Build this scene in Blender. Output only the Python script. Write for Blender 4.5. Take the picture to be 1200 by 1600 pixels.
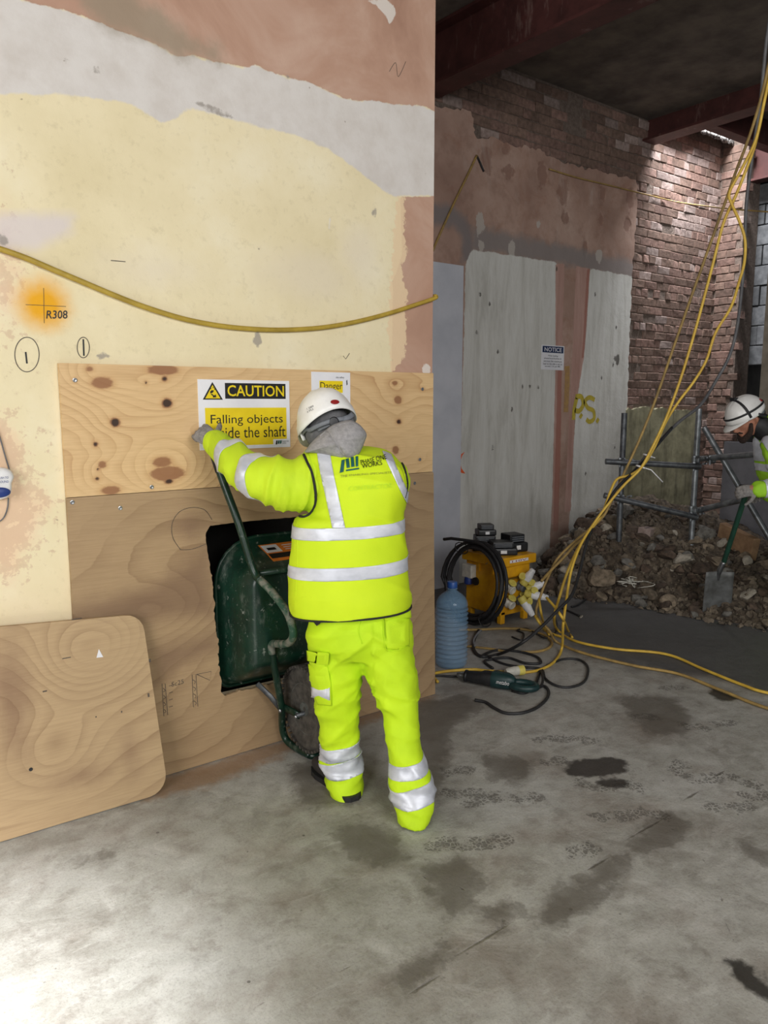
import bpy, bmesh, math, random
import numpy as np
from mathutils import Vector, Matrix, noise
from mathutils.bvhtree import BVHTree

for o in list(bpy.data.objects): bpy.data.objects.remove(o)
scene = bpy.context.scene
COL = scene.collection
random.seed(7); RNG = np.random.default_rng(7)

# ------------------------------------------------------------------ camera
# world: +X runs along the plastered partition, +Y points through it, floor at z=0
F, H = 1180.0, 1.58
PITCH = math.atan(170 / F); YAW = math.radians(37.02)
cam_d = bpy.data.cameras.new('camera'); cam = bpy.data.objects.new('camera', cam_d); COL.objects.link(cam)
cam_d.sensor_fit = 'VERTICAL'; cam_d.sensor_height = 36; cam_d.lens = 36 * F / 1600
cam_d.clip_start = 0.05; cam_d.clip_end = 100
cam.location = (0, 0, H); cam.rotation_euler = (math.pi / 2 - PITCH, 0, -YAW)
scene.camera = cam

# ------------------------------------------------------------------ world, lights, exposure
world = bpy.data.worlds.new('site_daylight'); scene.world = world; world.use_nodes = True
bg = world.node_tree.nodes['Background']; bg.inputs[0].default_value = (0.92, 0.96, 1.0, 1); bg.inputs[1].default_value = 0.22

def aim(o, target):
    o.rotation_euler = (Vector(target) - o.location).to_track_quat('-Z', 'Y').to_euler()
def area(name, loc, target, sx, sy, power, color=(1, 1, 1), spread=180):
    l = bpy.data.lights.new(name, 'AREA'); l.shape = 'RECTANGLE'; l.size = sx; l.size_y = sy
    l.energy = power; l.color = color; l.spread = math.radians(spread)
    o = bpy.data.objects.new(name, l); COL.objects.link(o); o.location = loc; aim(o, target); return o
def spot(name, loc, target, power, deg, blend, radius, color=(1, 1, 1)):
    l = bpy.data.lights.new(name, 'SPOT'); l.energy = power; l.spot_size = math.radians(deg); l.spot_blend = blend
    l.shadow_soft_size = radius; l.color = color
    o = bpy.data.objects.new(name, l); COL.objects.link(o); o.location = loc; aim(o, target); return o
area('doorway_daylight', (-3.2, -0.6, 2.1), (2.0, 2.6, 1.2), 2.4, 2.2, 150, (1.0, 0.985, 0.96))
area('rear_opening_daylight', (0.9, -2.9, 3.1), (3.6, 4.4, 1.4), 2.8, 1.8, 165, (1.0, 0.98, 0.96))  # unseen fill lamp behind the camera, added to lift the rear wall
spot('floodlight_left', (-1.3, 0.35, 2.7), (-0.30, 1.72, 0.0), 2100, 38, 1.0, 0.2, (1.0, 1.0, 1.0))  # unseen spot added to make the bright floor patch at left
area('roof_slot_daylight', (7.3, 4.45, 5.1), (7.25, 4.66, 3.0), 0.9, 0.55, 150, (0.97, 0.97, 1.0), 130)
scene.view_settings.view_transform = 'Standard'; scene.view_settings.look = 'None'
scene.view_settings.exposure = 0.0; scene.view_settings.gamma = 1.0
scene.view_settings.use_curve_mapping = False

# ------------------------------------------------------------------ photograph pixel -> point on a real plane
fw = np.array([math.sin(YAW), math.cos(YAW)]); rt = np.array([math.cos(YAW), -math.sin(YAW)])
FW = np.array([fw[0], fw[1], 0.0]); RT = np.array([rt[0], rt[1], 0.0]); UP = np.array([0, 0, 1.0])
EYE = np.array([0, 0, H])
def ray(px, py):
    u = 800 - py; f = F * math.cos(PITCH) + u * math.sin(PITCH); z = u * math.cos(PITCH) - F * math.sin(PITCH)
    return np.array([*(fw * f + rt * (px - 600)), z]) / f
def D(px, py, d): return EYE + ray(px, py) * d
def G(px, py, z=0.0):
    r = ray(px, py); return EYE + r * ((z - H) / r[2])
def PY(px, py, y):
    r = ray(px, py); return EYE + r * (y / r[1])
def PX(px, py, x):
    r = ray(px, py); return EYE + r * (x / r[0])
def PL(px, py, n, c):
    r = ray(px, py); n = np.array(n); return EYE + r * ((c - EYE @ n) / (r @ n))
def scale_at(px, py, d):      # metres per pixel at forward distance d
    z = D(px, py, d)[2] - H
    return (d * math.cos(PITCH) - z * math.sin(PITCH)) / F

YL = 2.985      # front of the plywood hoarding
YW = 3.006      # plaster face of the left partition
YB = 4.80       # plaster face of the rear wall

# ------------------------------------------------------------------ material helpers
def lin(r, g, b):
    f = lambda v: (v / 255) / 12.92 if v / 255 <= 0.04045 else ((v / 255 + 0.055) / 1.055) ** 2.4
    return (f(r), f(g), f(b), 1.0)

class NT:
    def __init__(s, name):
        s.m = bpy.data.materials.new(name); s.m.use_nodes = True; s.t = s.m.node_tree
        s.b = s.t.nodes['Principled BSDF']; s._pos = None
    def node(s, typ, ins=None, **props):
        n = s.t.nodes.new(typ)
        for k, v in props.items(): setattr(n, k, v)
        for k, v in (ins or {}).items(): s.put(n.inputs[k], v)
        return n
    def put(s, sock, v):
        if isinstance(v, bpy.types.NodeSocket): s.t.links.new(v, sock)
        else:
            if sock.type == 'RGBA' and len(v) == 3: v = (*v, 1)
            sock.default_value = v
    @property
    def pos(s):
        if s._pos is None: s._pos = s.node('ShaderNodeNewGeometry').outputs['Position']
        return s._pos
    def sc(s, v, vec=None):
        return s.node('ShaderNodeMapping', {'Vector': vec or s.pos, 'Scale': v}).outputs[0]
    def noise(s, scale, detail=4, rough=0.55, vec=None, dist=0.0):
        return s.node('ShaderNodeTexNoise', {'Vector': vec or s.pos, 'Scale': scale, 'Detail': detail, 'Roughness': rough, 'Distortion': dist}).outputs[0]
    def voro(s, scale, vec=None, feature='F1', out=0):
        return s.node('ShaderNodeTexVoronoi', {'Vector': vec or s.pos, 'Scale': scale}, feature=feature).outputs[out]
    def ramp(s, fac, stops):
        n = s.node('ShaderNodeValToRGB', {'Fac': fac}); e = n.color_ramp.elements
        while len(e) < len(stops): e.new(0.5)
        for el, (p, c) in zip(e, stops):
            el.position = p; el.color = c if not isinstance(c, (int, float)) else (c, c, c, 1)
        return n.outputs[0]
    def math(s, op, a, b=0.0, c=0.0):
        n = s.node('ShaderNodeMath', operation=op)
        for i, v in enumerate((a, b, c)): s.put(n.inputs[i], v)
        return n.outputs[0]
    def mix(s, fac, a, b, blend='MIX'):
        n = s.node('ShaderNodeMix', data_type='RGBA', blend_type=blend)
        s.put(n.inputs[0], fac); s.put(n.inputs[6], a); s.put(n.inputs[7], b); return n.outputs[2]
    def attr(s, name): return s.node('ShaderNodeAttribute', attribute_name=name).outputs['Fac']
    def step(s, v, lo, hi):     # 1 where v < lo, 0 where v > hi
        return s.node('ShaderNodeMapRange', {0: v, 1: lo, 2: hi, 3: 1.0, 4: 0.0}, interpolation_type='SMOOTHSTEP').outputs[0]
    def layer(s, base, name, color, amp=0.03, scale=9, soft=0.004, alpha=1.0, vec=None):
        n = s.noise(scale, 6, 0.65, vec)
        d = s.math('ADD', s.attr(name), s.math('MULTIPLY', s.math('SUBTRACT', n, 0.5), amp))
        k = s.step(d, -soft, soft)
        if alpha != 1.0: k = s.math('MULTIPLY', k, alpha)
        return s.mix(k, base, color)
    def bump(s, h, strength=0.3, dist=0.01):
        s.put(s.b.inputs['Normal'], s.node('ShaderNodeBump', {'Height': h, 'Strength': strength, 'Distance': dist}).outputs[0])
    def done(s, color, rough=0.7, metal=0.0, **kw):
        s.put(s.b.inputs['Base Color'], color); s.put(s.b.inputs['Roughness'], rough); s.put(s.b.inputs['Metallic'], metal)
        for k, v in kw.items(): s.put(s.b.inputs[k], v)
        return s.m

def simple(name, a, b=None, scale=20, rough=0.7, metal=0.0, bump=0.15, bdist=0.004, lo=0.35, hi=0.65, vary=0.0, **kw):
    """two-tone noise material with a fine relief; vary = brightness spread from object to object"""
    t = NT(name); b = b or tuple(min(1, x * 0.78) for x in a[:3]) + (1,)
    n = t.noise(scale, 5, 0.6)
    col = t.ramp(n, [(lo, b), (hi, a)])
    if vary:
        r = t.node('ShaderNodeObjectInfo').outputs['Random']
        k = t.math('ADD', t.math('MULTIPLY', r, 2 * vary), 1 - vary)
        hs = t.node('ShaderNodeHueSaturation', {'Color': col, 'Value': k}); col = hs.outputs[0]
    if bump: t.bump(n, bump, bdist)
    return t.done(col, rough, metal, **kw)

# ------------------------------------------------------------------ object helpers
def tag(o, label=None, cat=None, group=None, kind=None):
    for k, v in (('label', label), ('category', cat), ('group', group), ('kind', kind)):
        if v: o[k] = v
    return o
def attach(o, parent):
    if parent is not None:
        o.parent = parent
        wm = Matrix.Identity(4); p = parent       # parent's place in the world, so that points given in world space stay put
        while p is not None: wm = p.matrix_parent_inverse @ Matrix.Translation(p.location) @ wm if p.parent else Matrix.Translation(p.location) @ wm; p = p.parent
        o.matrix_parent_inverse = wm.inverted()
    return o
def link(name, me, mat=None, parent=None, smooth=False):
    if mat is not None and not me.materials: me.materials.append(mat)
    me.polygons.foreach_set('use_smooth', [bool(smooth)] * len(me.polygons))
    o = bpy.data.objects.new(name, me); COL.objects.link(o); return attach(o, parent)
def thing(name, loc, label, cat, group=None):
    o = bpy.data.objects.new(name, None); COL.objects.link(o); o.location = loc; o.empty_display_size = 0.05
    return tag(o, label, cat, group)
def dup(root, label=None):
    r = root.copy(); COL.objects.link(r)
    if label: r['label'] = label
    for ch in list(root.children):
        c = ch.copy(); COL.objects.link(c); c.parent = r
        for g in list(ch.children):
            d = g.copy(); COL.objects.link(d); d.parent = c
    return r

class MB:
    """collects shapes; build() links them as one mesh object"""
    def __init__(s): s.v = []; s.f = []
    def add(s, v, f):
        k = len(s.v); s.v += [tuple(map(float, p)) for p in v]; s.f += [tuple(i + k for i in q) for q in f]; return s
    def box(s, lo, hi, rot=None, ch=0.0):
        lo = np.array(lo, float); hi = np.array(hi, float); c = (lo + hi) / 2; h = (hi - lo) / 2
        bm = bmesh.new(); bmesh.ops.create_cube(bm, size=2)
        for v in bm.verts: v.co = Vector((v.co.x * h[0], v.co.y * h[1], v.co.z * h[2]))
        if ch: bmesh.ops.bevel(bm, geom=bm.edges[:], offset=ch, segments=2 if ch > 0.004 else 1, affect='EDGES', profile=0.6)
        R = rot if rot is not None else Matrix.Identity(3)
        bm.verts.index_update()
        s.add([np.array(R @ v.co) + c for v in bm.verts], [[v.index for v in f.verts] for f in bm.faces]); bm.free(); return s
    def tube(s, pts, r, seg=10, closed=False, cap=True, flat=None, sub=0):
        pts = spline(pts, sub, closed) if sub else np.array(pts, float)
        n = len(pts); rr = np.interp(np.linspace(0, 1, n), np.linspace(0, 1, len(r)), r) if hasattr(r, '__len__') else np.full(n, r)
        tg = np.roll(pts, -1, 0) - np.roll(pts, 1, 0)
        if not closed: tg[0] = pts[1] - pts[0]; tg[-1] = pts[-1] - pts[-2]
        tg /= np.linalg.norm(tg, axis=1)[:, None] + 1e-12
        a = np.array([0, 0, 1.0]) if abs(tg[0][2]) < 0.9 else np.array([1.0, 0, 0])
        k0 = len(s.v)
        for i in range(n):
            a = a - tg[i] * (a @ tg[i]); a /= np.linalg.norm(a); b = np.cross(tg[i], a)
            for j in range(seg):
                t = 2 * math.pi * j / seg
                w = (math.cos(t) * a + math.sin(t) * b * (flat or 1.0)) * rr[i]
                s.v.append(tuple(pts[i] + w))
        m = n if closed else n - 1
        for i in range(m):
            for j in range(seg):
                i2 = (i + 1) % n; j2 = (j + 1) % seg
                s.f.append((k0 + i * seg + j, k0 + i * seg + j2, k0 + i2 * seg + j2, k0 + i2 * seg + j))
        if not closed and cap:
            s.f.append(tuple(k0 + j for j in range(seg))[::-1]); s.f.append(tuple(k0 + (n - 1) * seg + j for j in range(seg)))
        return s
    def cyl(s, a, b, r, r2=None, seg=16): return s.tube([a, b], [r, r if r2 is None else r2], seg)
    def lathe(s, c, prof, seg=24, axis=(0, 0, 1), sx=1.0, sy=1.0):
        """prof: list of (radius, height)"""
        q = Vector((0, 0, 1)).rotation_difference(Vector(axis)); k0 = len(s.v); n = len(prof)
        for r, h in prof:
            for j in range(seg):
                t = 2 * math.pi * j / seg
                s.v.append(tuple(np.array(q @ Vector((r * math.cos(t) * sx, r * math.sin(t) * sy, h))) + np.array(c)))
        for i in range(n - 1):
            for j in range(seg):
                j2 = (j + 1) % seg
                s.f.append((k0 + i * seg + j, k0 + i * seg + j2, k0 + (i + 1) * seg + j2, k0 + (i + 1) * seg + j))
        if prof[0][0] > 1e-5: s.f.append(tuple(k0 + j for j in range(seg))[::-1])
        if prof[-1][0] > 1e-5: s.f.append(tuple(k0 + (n - 1) * seg + j for j in range(seg)))
        return s
    def prism(s, poly, y0, y1, put=lambda a, b, y: (a, y, b)):
        """polygon in a plane, thickened from y0 to y1"""
        n = len(poly); k = len(s.v)
        s.v += [tuple(map(float, put(a, b, y0))) for a, b in poly] + [tuple(map(float, put(a, b, y1))) for a, b in poly]
        s.f.append(tuple(range(k, k + n))); s.f.append(tuple(range(k + n, k + 2 * n))[::-1])
        for i in range(n): s.f.append((k + i, k + n + i, k + n + (i + 1) % n, k + (i + 1) % n))
        return s
    def mesh(s, name='mesh'):
        me = bpy.data.meshes.new(name); me.from_pydata(s.v, [], s.f); me.validate()
        bm = bmesh.new(); bm.from_mesh(me); bmesh.ops.remove_doubles(bm, verts=bm.verts[:], dist=1e-6)
        bmesh.ops.recalc_face_normals(bm, faces=bm.faces[:]); bm.to_mesh(me); bm.free(); return me
    def build(s, name, mat, parent=None, smooth=False): 
        o = link(name, s.mesh(name), mat, parent, smooth)
        if smooth == 'auto': auto(o)
        return o

def auto(o, deg=35):
    me = o.data; bm = bmesh.new(); bm.from_mesh(me)
    for e in bm.edges:
        if len(e.link_faces) == 2: e.smooth = e.calc_face_angle(0) < math.radians(deg)
    bm.to_mesh(me); bm.free(); return o

def spline(pts, sub=6, closed=False):
    p = np.array(pts, float); n = len(p); out = []
    idx = range(n if closed else n - 1)
    g = lambda i: p[i % n] if closed else p[min(max(i, 0), n - 1)]
    for i in idx:
        a, b, c, d = g(i - 1), g(i), g(i + 1), g(i + 2)
        for k in range(sub):
            t = k / sub
            out.append(0.5 * ((2 * b) + (-a + c) * t + (2 * a - 5 * b + 4 * c - d) * t * t + (-a + 3 * b - 3 * c + d) * t ** 3))
    if not closed: out.append(p[-1])
    return np.array(out)

# signed distances (metres) in a plane, negative inside
def sd_poly(P, poly):
    poly = np.array(poly, float); d = np.full(len(P), 1e9); ins = np.zeros(len(P), bool); n = len(poly)
    for i in range(n):
        a, b = poly[i], poly[(i + 1) % n]; e = b - a; w = P - a
        t = np.clip((w @ e) / (e @ e + 1e-12), 0, 1); d = np.minimum(d, np.linalg.norm(w - t[:, None] * e, axis=1))
        c = (a[1] > P[:, 1]) != (b[1] > P[:, 1])
        ins ^= c & (P[:, 0] < (b[0] - a[0]) * (P[:, 1] - a[1]) / (b[1] - a[1] + 1e-12) + a[0])
    return np.where(ins, -d, d)
def sd_line(P, pts):
    pts = np.array(pts, float); d = np.full(len(P), 1e9)
    for a, b in zip(pts[:-1], pts[1:]):
        e = b - a; w = P - a; t = np.clip((w @ e) / (e @ e + 1e-12), 0, 1); d = np.minimum(d, np.linalg.norm(w - t[:, None] * e, axis=1))
    return d
def sd_ell(P, c, rx, ry, ang=0.0):
    q = P - np.array(c); ca, sa = math.cos(ang), math.sin(ang)
    u = (q[:, 0] * ca + q[:, 1] * sa) / rx; v = (-q[:, 0] * sa + q[:, 1] * ca) / ry
    return (np.hypot(u, v) - 1) * min(rx, ry)
def union(*a): return np.minimum.reduce(a)

def set_attr(me, name, arr):
    at = me.attributes.new(name, 'FLOAT', 'POINT'); at.data.foreach_set('value', np.asarray(arr, np.float32))

def sheet(name, outline, step, put, thick, mat, attrs=None, holes=(), parent=None, relief=None):
    """dense flat sheet cut to an outline (with holes); put(a,b,depth)->xyz; attrs(P)->{name: values}"""
    ol = np.array(outline, float); lo = ol.min(0); hi = ol.max(0)
    nx = max(2, int(round((hi[0] - lo[0]) / step)) + 1); ny = max(2, int(round((hi[1] - lo[1]) / step)) + 1)
    xs = np.linspace(lo[0], hi[0], nx); ys = np.linspace(lo[1], hi[1], ny)
    X, Y = np.meshgrid(xs, ys); P = np.stack([X.ravel(), Y.ravel()], 1)
    idx = np.arange(nx * ny).reshape(ny, nx)
    q = np.stack([idx[:-1, :-1], idx[:-1, 1:], idx[1:, 1:], idx[1:, :-1]], -1).reshape(-1, 4)
    rect = len(ol) == 4 and not holes and all(any(np.allclose(c, r) for r in ol) for c in ([lo[0], lo[1]], [hi[0], lo[1]], [hi[0], hi[1]], [lo[0], hi[1]]))
    if not rect:
        C = P[q].mean(1); keep = sd_poly(C, ol) < 0
        for h in holes: keep &= sd_poly(C, h) > 0
        q = q[keep]
        e = np.concatenate([np.sort(q[:, [i, (i + 1) % 4]], 1) for i in range(4)]); u, cnt = np.unique(e, axis=0, return_counts=True)
        bv = np.unique(u[cnt == 1])
        for vi in bv:
            best = None
            for pl in (ol, *[np.array(h, float) for h in holes]):
                for a, b in zip(pl, np.roll(pl, -1, 0)):
                    w = b - a; t = np.clip(((P[vi] - a) @ w) / (w @ w + 1e-12), 0, 1); c = a + t * w; dd = np.linalg.norm(P[vi] - c)
                    if best is None or dd < best[0]: best = (dd, c)
            P[vi] = best[1]
        used = np.unique(q); m = np.full(len(P), -1); m[used] = np.arange(len(used)); P = P[used]; q = m[q]
    z = relief(P) if relief is not None else np.zeros(len(P))
    at = attrs(P) if attrs else {}
    n = len(P)
    V = [put(a, b, -c) for (a, b), c in zip(P, z)]
    Fc = [tuple(f) for f in q]
    if thick:
        e = np.concatenate([q[:, [i, (i + 1) % 4]] for i in range(4)]); s_ = np.sort(e, 1)
        u, inv, cnt = np.unique(s_, axis=0, return_inverse=True, return_counts=True); be = e[cnt[inv.ravel()] == 1]
        V += [put(a, b, thick) for a, b in P]
        if thick > 0.3: pass
        Fc += [tuple(i + n for i in f[::-1]) for f in q]
        Fc += [(a + n, b + n, b, a) for a, b in be]
        at = {k: np.concatenate([v, v]) for k, v in at.items()}
    me = bpy.data.meshes.new(name); me.from_pydata(V, [], Fc)
    for k, v in at.items(): set_attr(me, k, v)
    bm = bmesh.new(); bm.from_mesh(me); bmesh.ops.recalc_face_normals(bm, faces=bm.faces[:]); bm.to_mesh(me); bm.free()
    return link(name, me, mat, parent)

def text_mesh(body, place, mat, parent=None, name='lettering', bold=0.0, sub=0, align=True, shear=0.0):
    """flat lettering; place(u,v)->xyz with u,v in 0..1 over the text's own bounding box"""
    c = bpy.data.curves.new('t', 'FONT'); c.body = body; c.align_x = 'CENTER'; c.resolution_u = 3; c.offset = bold; c.shear = shear
    o = bpy.data.objects.new('t', c); COL.objects.link(o)
    me = bpy.data.meshes.new_from_object(o.evaluated_get(bpy.context.evaluated_depsgraph_get()))
    bpy.data.objects.remove(o); bpy.data.curves.remove(c); me.materials.clear()
    n = len(me.vertices); co = np.empty(n * 3); me.vertices.foreach_get('co', co); co = co.reshape(-1, 3)
    lo = co.min(0); hi = co.max(0)
    uv = (co[:, :2] - lo[:2]) / np.maximum(hi[:2] - lo[:2], 1e-6)
    new = np.array([place(a, b) for a, b in uv]); me.vertices.foreach_set('co', new.ravel()); me.name = name
    return link(name, me, mat, parent)
def quad(p00, p10, p11, p01):
    p00, p10, p11, p01 = map(np.array, (p00, p10, p11, p01))
    return lambda u, v: (p00 * (1 - u) + p10 * u) * (1 - v) + (p01 * (1 - u) + p11 * u) * v
def rect_y(x0, z0, x1, z1, y): return quad((x0, y, z0), (x1, y, z0), (x1, y, z1), (x0, y, z1))

def ribbon(pts, w, put, mat, parent, name, closed=False, sub=5, kind=None):
    """flat drawn line of width w in a plane; put(a,b)->xyz"""
    p = spline([(a, b) for a, b in pts], sub, closed) if sub else np.array(pts, float); n = len(p)
    t = np.roll(p, -1, 0) - np.roll(p, 1, 0)
    if not closed: t[0] = p[1] - p[0]; t[-1] = p[-1] - p[-2]
    t /= np.linalg.norm(t, axis=1)[:, None] + 1e-9; nn = np.stack([-t[:, 1], t[:, 0]], 1) * w / 2
    V = [put(*a) for a in p + nn] + [put(*a) for a in p - nn]
    m = n if closed else n - 1
    Fc = [(i, (i + 1) % n, n + (i + 1) % n, n + i) for i in range(m)]
    mb = MB(); mb.add(V, Fc); o = mb.build(name, mat, parent)
    if kind: o['kind'] = kind
    return o

# ================================================================== MATERIALS (shared)
M = {}
M['white_plastic'] = simple('white_plastic', lin(238, 238, 238), lin(222, 222, 224), 30, 0.35, bump=0.03)
M['white_sign'] = simple('white_sign', lin(236, 236, 240), lin(226, 226, 232), 8, 0.35, bump=0.02)
M['sign_yellow'] = simple('sign_yellow', lin(240, 214, 20), lin(228, 200, 14), 10, 0.4, bump=0.02)
M['black_ink'] = simple('black_ink', lin(18, 18, 20), lin(12, 12, 14), 20, 0.5, bump=0)
M['navy_ink'] = simple('navy_ink', lin(28, 50, 92), lin(22, 42, 80), 20, 0.5, bump=0)
M['grey_ink'] = simple('grey_ink', lin(90, 92, 98), lin(80, 82, 88), 20, 0.5, bump=0)
M['pencil'] = simple('pencil', lin(70, 62, 56), lin(100, 90, 80), 60, 0.8, bump=0)
M['logo_green'] = simple('logo_green', lin(14, 92, 84), lin(10, 78, 72), 40, 0.55, bump=0)
M['rubber'] = simple('rubber', lin(92, 87, 80), lin(58, 55, 51), 28, 0.85, bump=0.25)
M['black_rubber'] = simple('black_rubber', lin(40, 40, 42), lin(26, 26, 28), 30, 0.6, bump=0.1)
M['black_plastic'] = simple('black_plastic', lin(34, 35, 38), lin(22, 22, 25), 30, 0.45, bump=0.06)
M['grey_plastic'] = simple('grey_plastic', lin(120, 124, 130), lin(100, 104, 110), 30, 0.5, bump=0.05)
M['pale_plastic'] = simple('pale_plastic', lin(215, 212, 200), lin(190, 188, 178), 30, 0.5, bump=0.05)
M['blue_plastic'] = simple('blue_plastic', lin(38, 62, 130), lin(28, 50, 112), 30, 0.45, bump=0.04)
M['plug_yellow'] = simple('plug_yellow', lin(226, 212, 110), lin(204, 188, 84), 40, 0.5, bump=0.04)
M['cable_yellow'] = simple('cable_yellow', lin(222, 186, 74), lin(198, 160, 58), 14, 0.5, bump=0.05)
M['cable_old'] = simple('cable_old', lin(176, 146, 84), lin(140, 116, 70), 14, 0.6, bump=0.05)
M['cable_wall'] = simple('cable_wall', lin(186, 158, 62), lin(158, 132, 48), 14, 0.5, bump=0.05)
M['cable_black'] = simple('cable_black', lin(44, 44, 46), lin(30, 30, 32), 20, 0.55, bump=0.05)
M['cable_grey'] = simple('cable_grey', lin(112, 112, 114), lin(92, 92, 95), 20, 0.55, bump=0.05)
M['zinc'] = simple('zinc', lin(165, 170, 174), lin(118, 122, 126), 16, 0.45, 0.75, bump=0.15)
M['zinc_dark'] = simple('zinc_dark', lin(120, 124, 128), lin(78, 80, 84), 14, 0.5, 0.7, bump=0.15)
M['steel'] = simple('steel', lin(170, 172, 174), lin(130, 132, 134), 20, 0.35, 0.9, bump=0.08)
M['red_plastic'] = simple('red_plastic', lin(150, 28, 30), lin(130, 22, 24), 40, 0.4, bump=0.03)
M['orange_label'] = simple('orange_label', lin(226, 130, 44), lin(214, 118, 36), 20, 0.5, bump=0.02)
M['orange_spray'] = simple('orange_spray', lin(238, 104, 48), lin(222, 90, 40), 40, 0.7, bump=0.02)
M['yellow_spray'] = simple('yellow_spray', lin(196, 178, 60), lin(170, 152, 60), 30, 0.8, bump=0.02)
M['terracotta'] = simple('terracotta', lin(176, 120, 96), lin(150, 100, 80), 18, 0.9, bump=0.3)

def wood(name, pale, dark, knots=False, scale=1.0, stain=None, rough=0.62):
    """rotary cut plywood face: grain lines follow the vertex field 'grain'"""
    t = NT(name)
    g = t.attr('grain')
    wob = t.noise(3.0, 3, 0.5, t.sc((1.2, 1, 5)))
    u = t.math('ADD', t.math('MULTIPLY', g, 1.0), t.math('MULTIPLY', wob, 0.55))
    fr = t.math('FRACT', t.math('MULTIPLY', u, scale))
    line = t.ramp(fr, [(0.0, 0.0), (0.45, 0.05), (0.85, 0.6), (0.96, 1.0), (1.0, 0.0)])
    fade = t.noise(2.2, 2, 0.5, t.sc((1, 1, 2.0)))
    k = t.math('MULTIPLY', line, t.ramp(fade, [(0.35, 0.1), (0.65, 0.8)]))
    base = t.mix(t.noise(1.6, 4, 0.6, t.sc((1, 1, 2.6))), pale, tuple(x * 0.86 for x in pale[:3]))
    fib = t.noise(60, 3, 0.7, t.sc((0.12, 1, 3)))
    base = t.mix(t.math('MULTIPLY', t.ramp(fib, [(0.4, 0.0), (0.75, 1.0)]), 0.28), base, dark)
    col = t.mix(t.math('MULTIPLY', k, 0.75), base, dark)
    if stain: col = t.layer(col, 'stain', stain, 0.12, 5, 0.06, 0.62); 
    if knots:
        col = t.layer(col, 'halo', lin(186, 138, 88), 0.014, 30, 0.012, 0.5)
        col = t.layer(col, 'knot', lin(136, 88, 58), 0.016, 50, 0.004, 0.8, t.sc((0.6, 1, 1.6)))
        col = t.layer(col, 'core', lin(46, 28, 20), 0.008, 60, 0.003, 0.95)
    t.bump(t.math('ADD', fib, t.math('MULTIPLY', line, 0.4)), 0.12, 0.003)
    return t.done(col, rough)
M['pine_ply'] = wood('pine_ply', lin(226, 192, 142), lin(168, 120, 74), True, 1.0)
M['old_ply'] = wood('old_ply', lin(176, 148, 112), lin(122, 94, 66), False, 1.0, lin(112, 84, 66), 0.7)
M['loose_ply'] = wood('loose_ply', lin(190, 162, 124), lin(134, 104, 74), False, 1.0, lin(120, 88, 68), 0.68)
M['ply_edge'] = simple('ply_edge', lin(198, 164, 118), lin(150, 116, 80), 40, 0.8)

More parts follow.
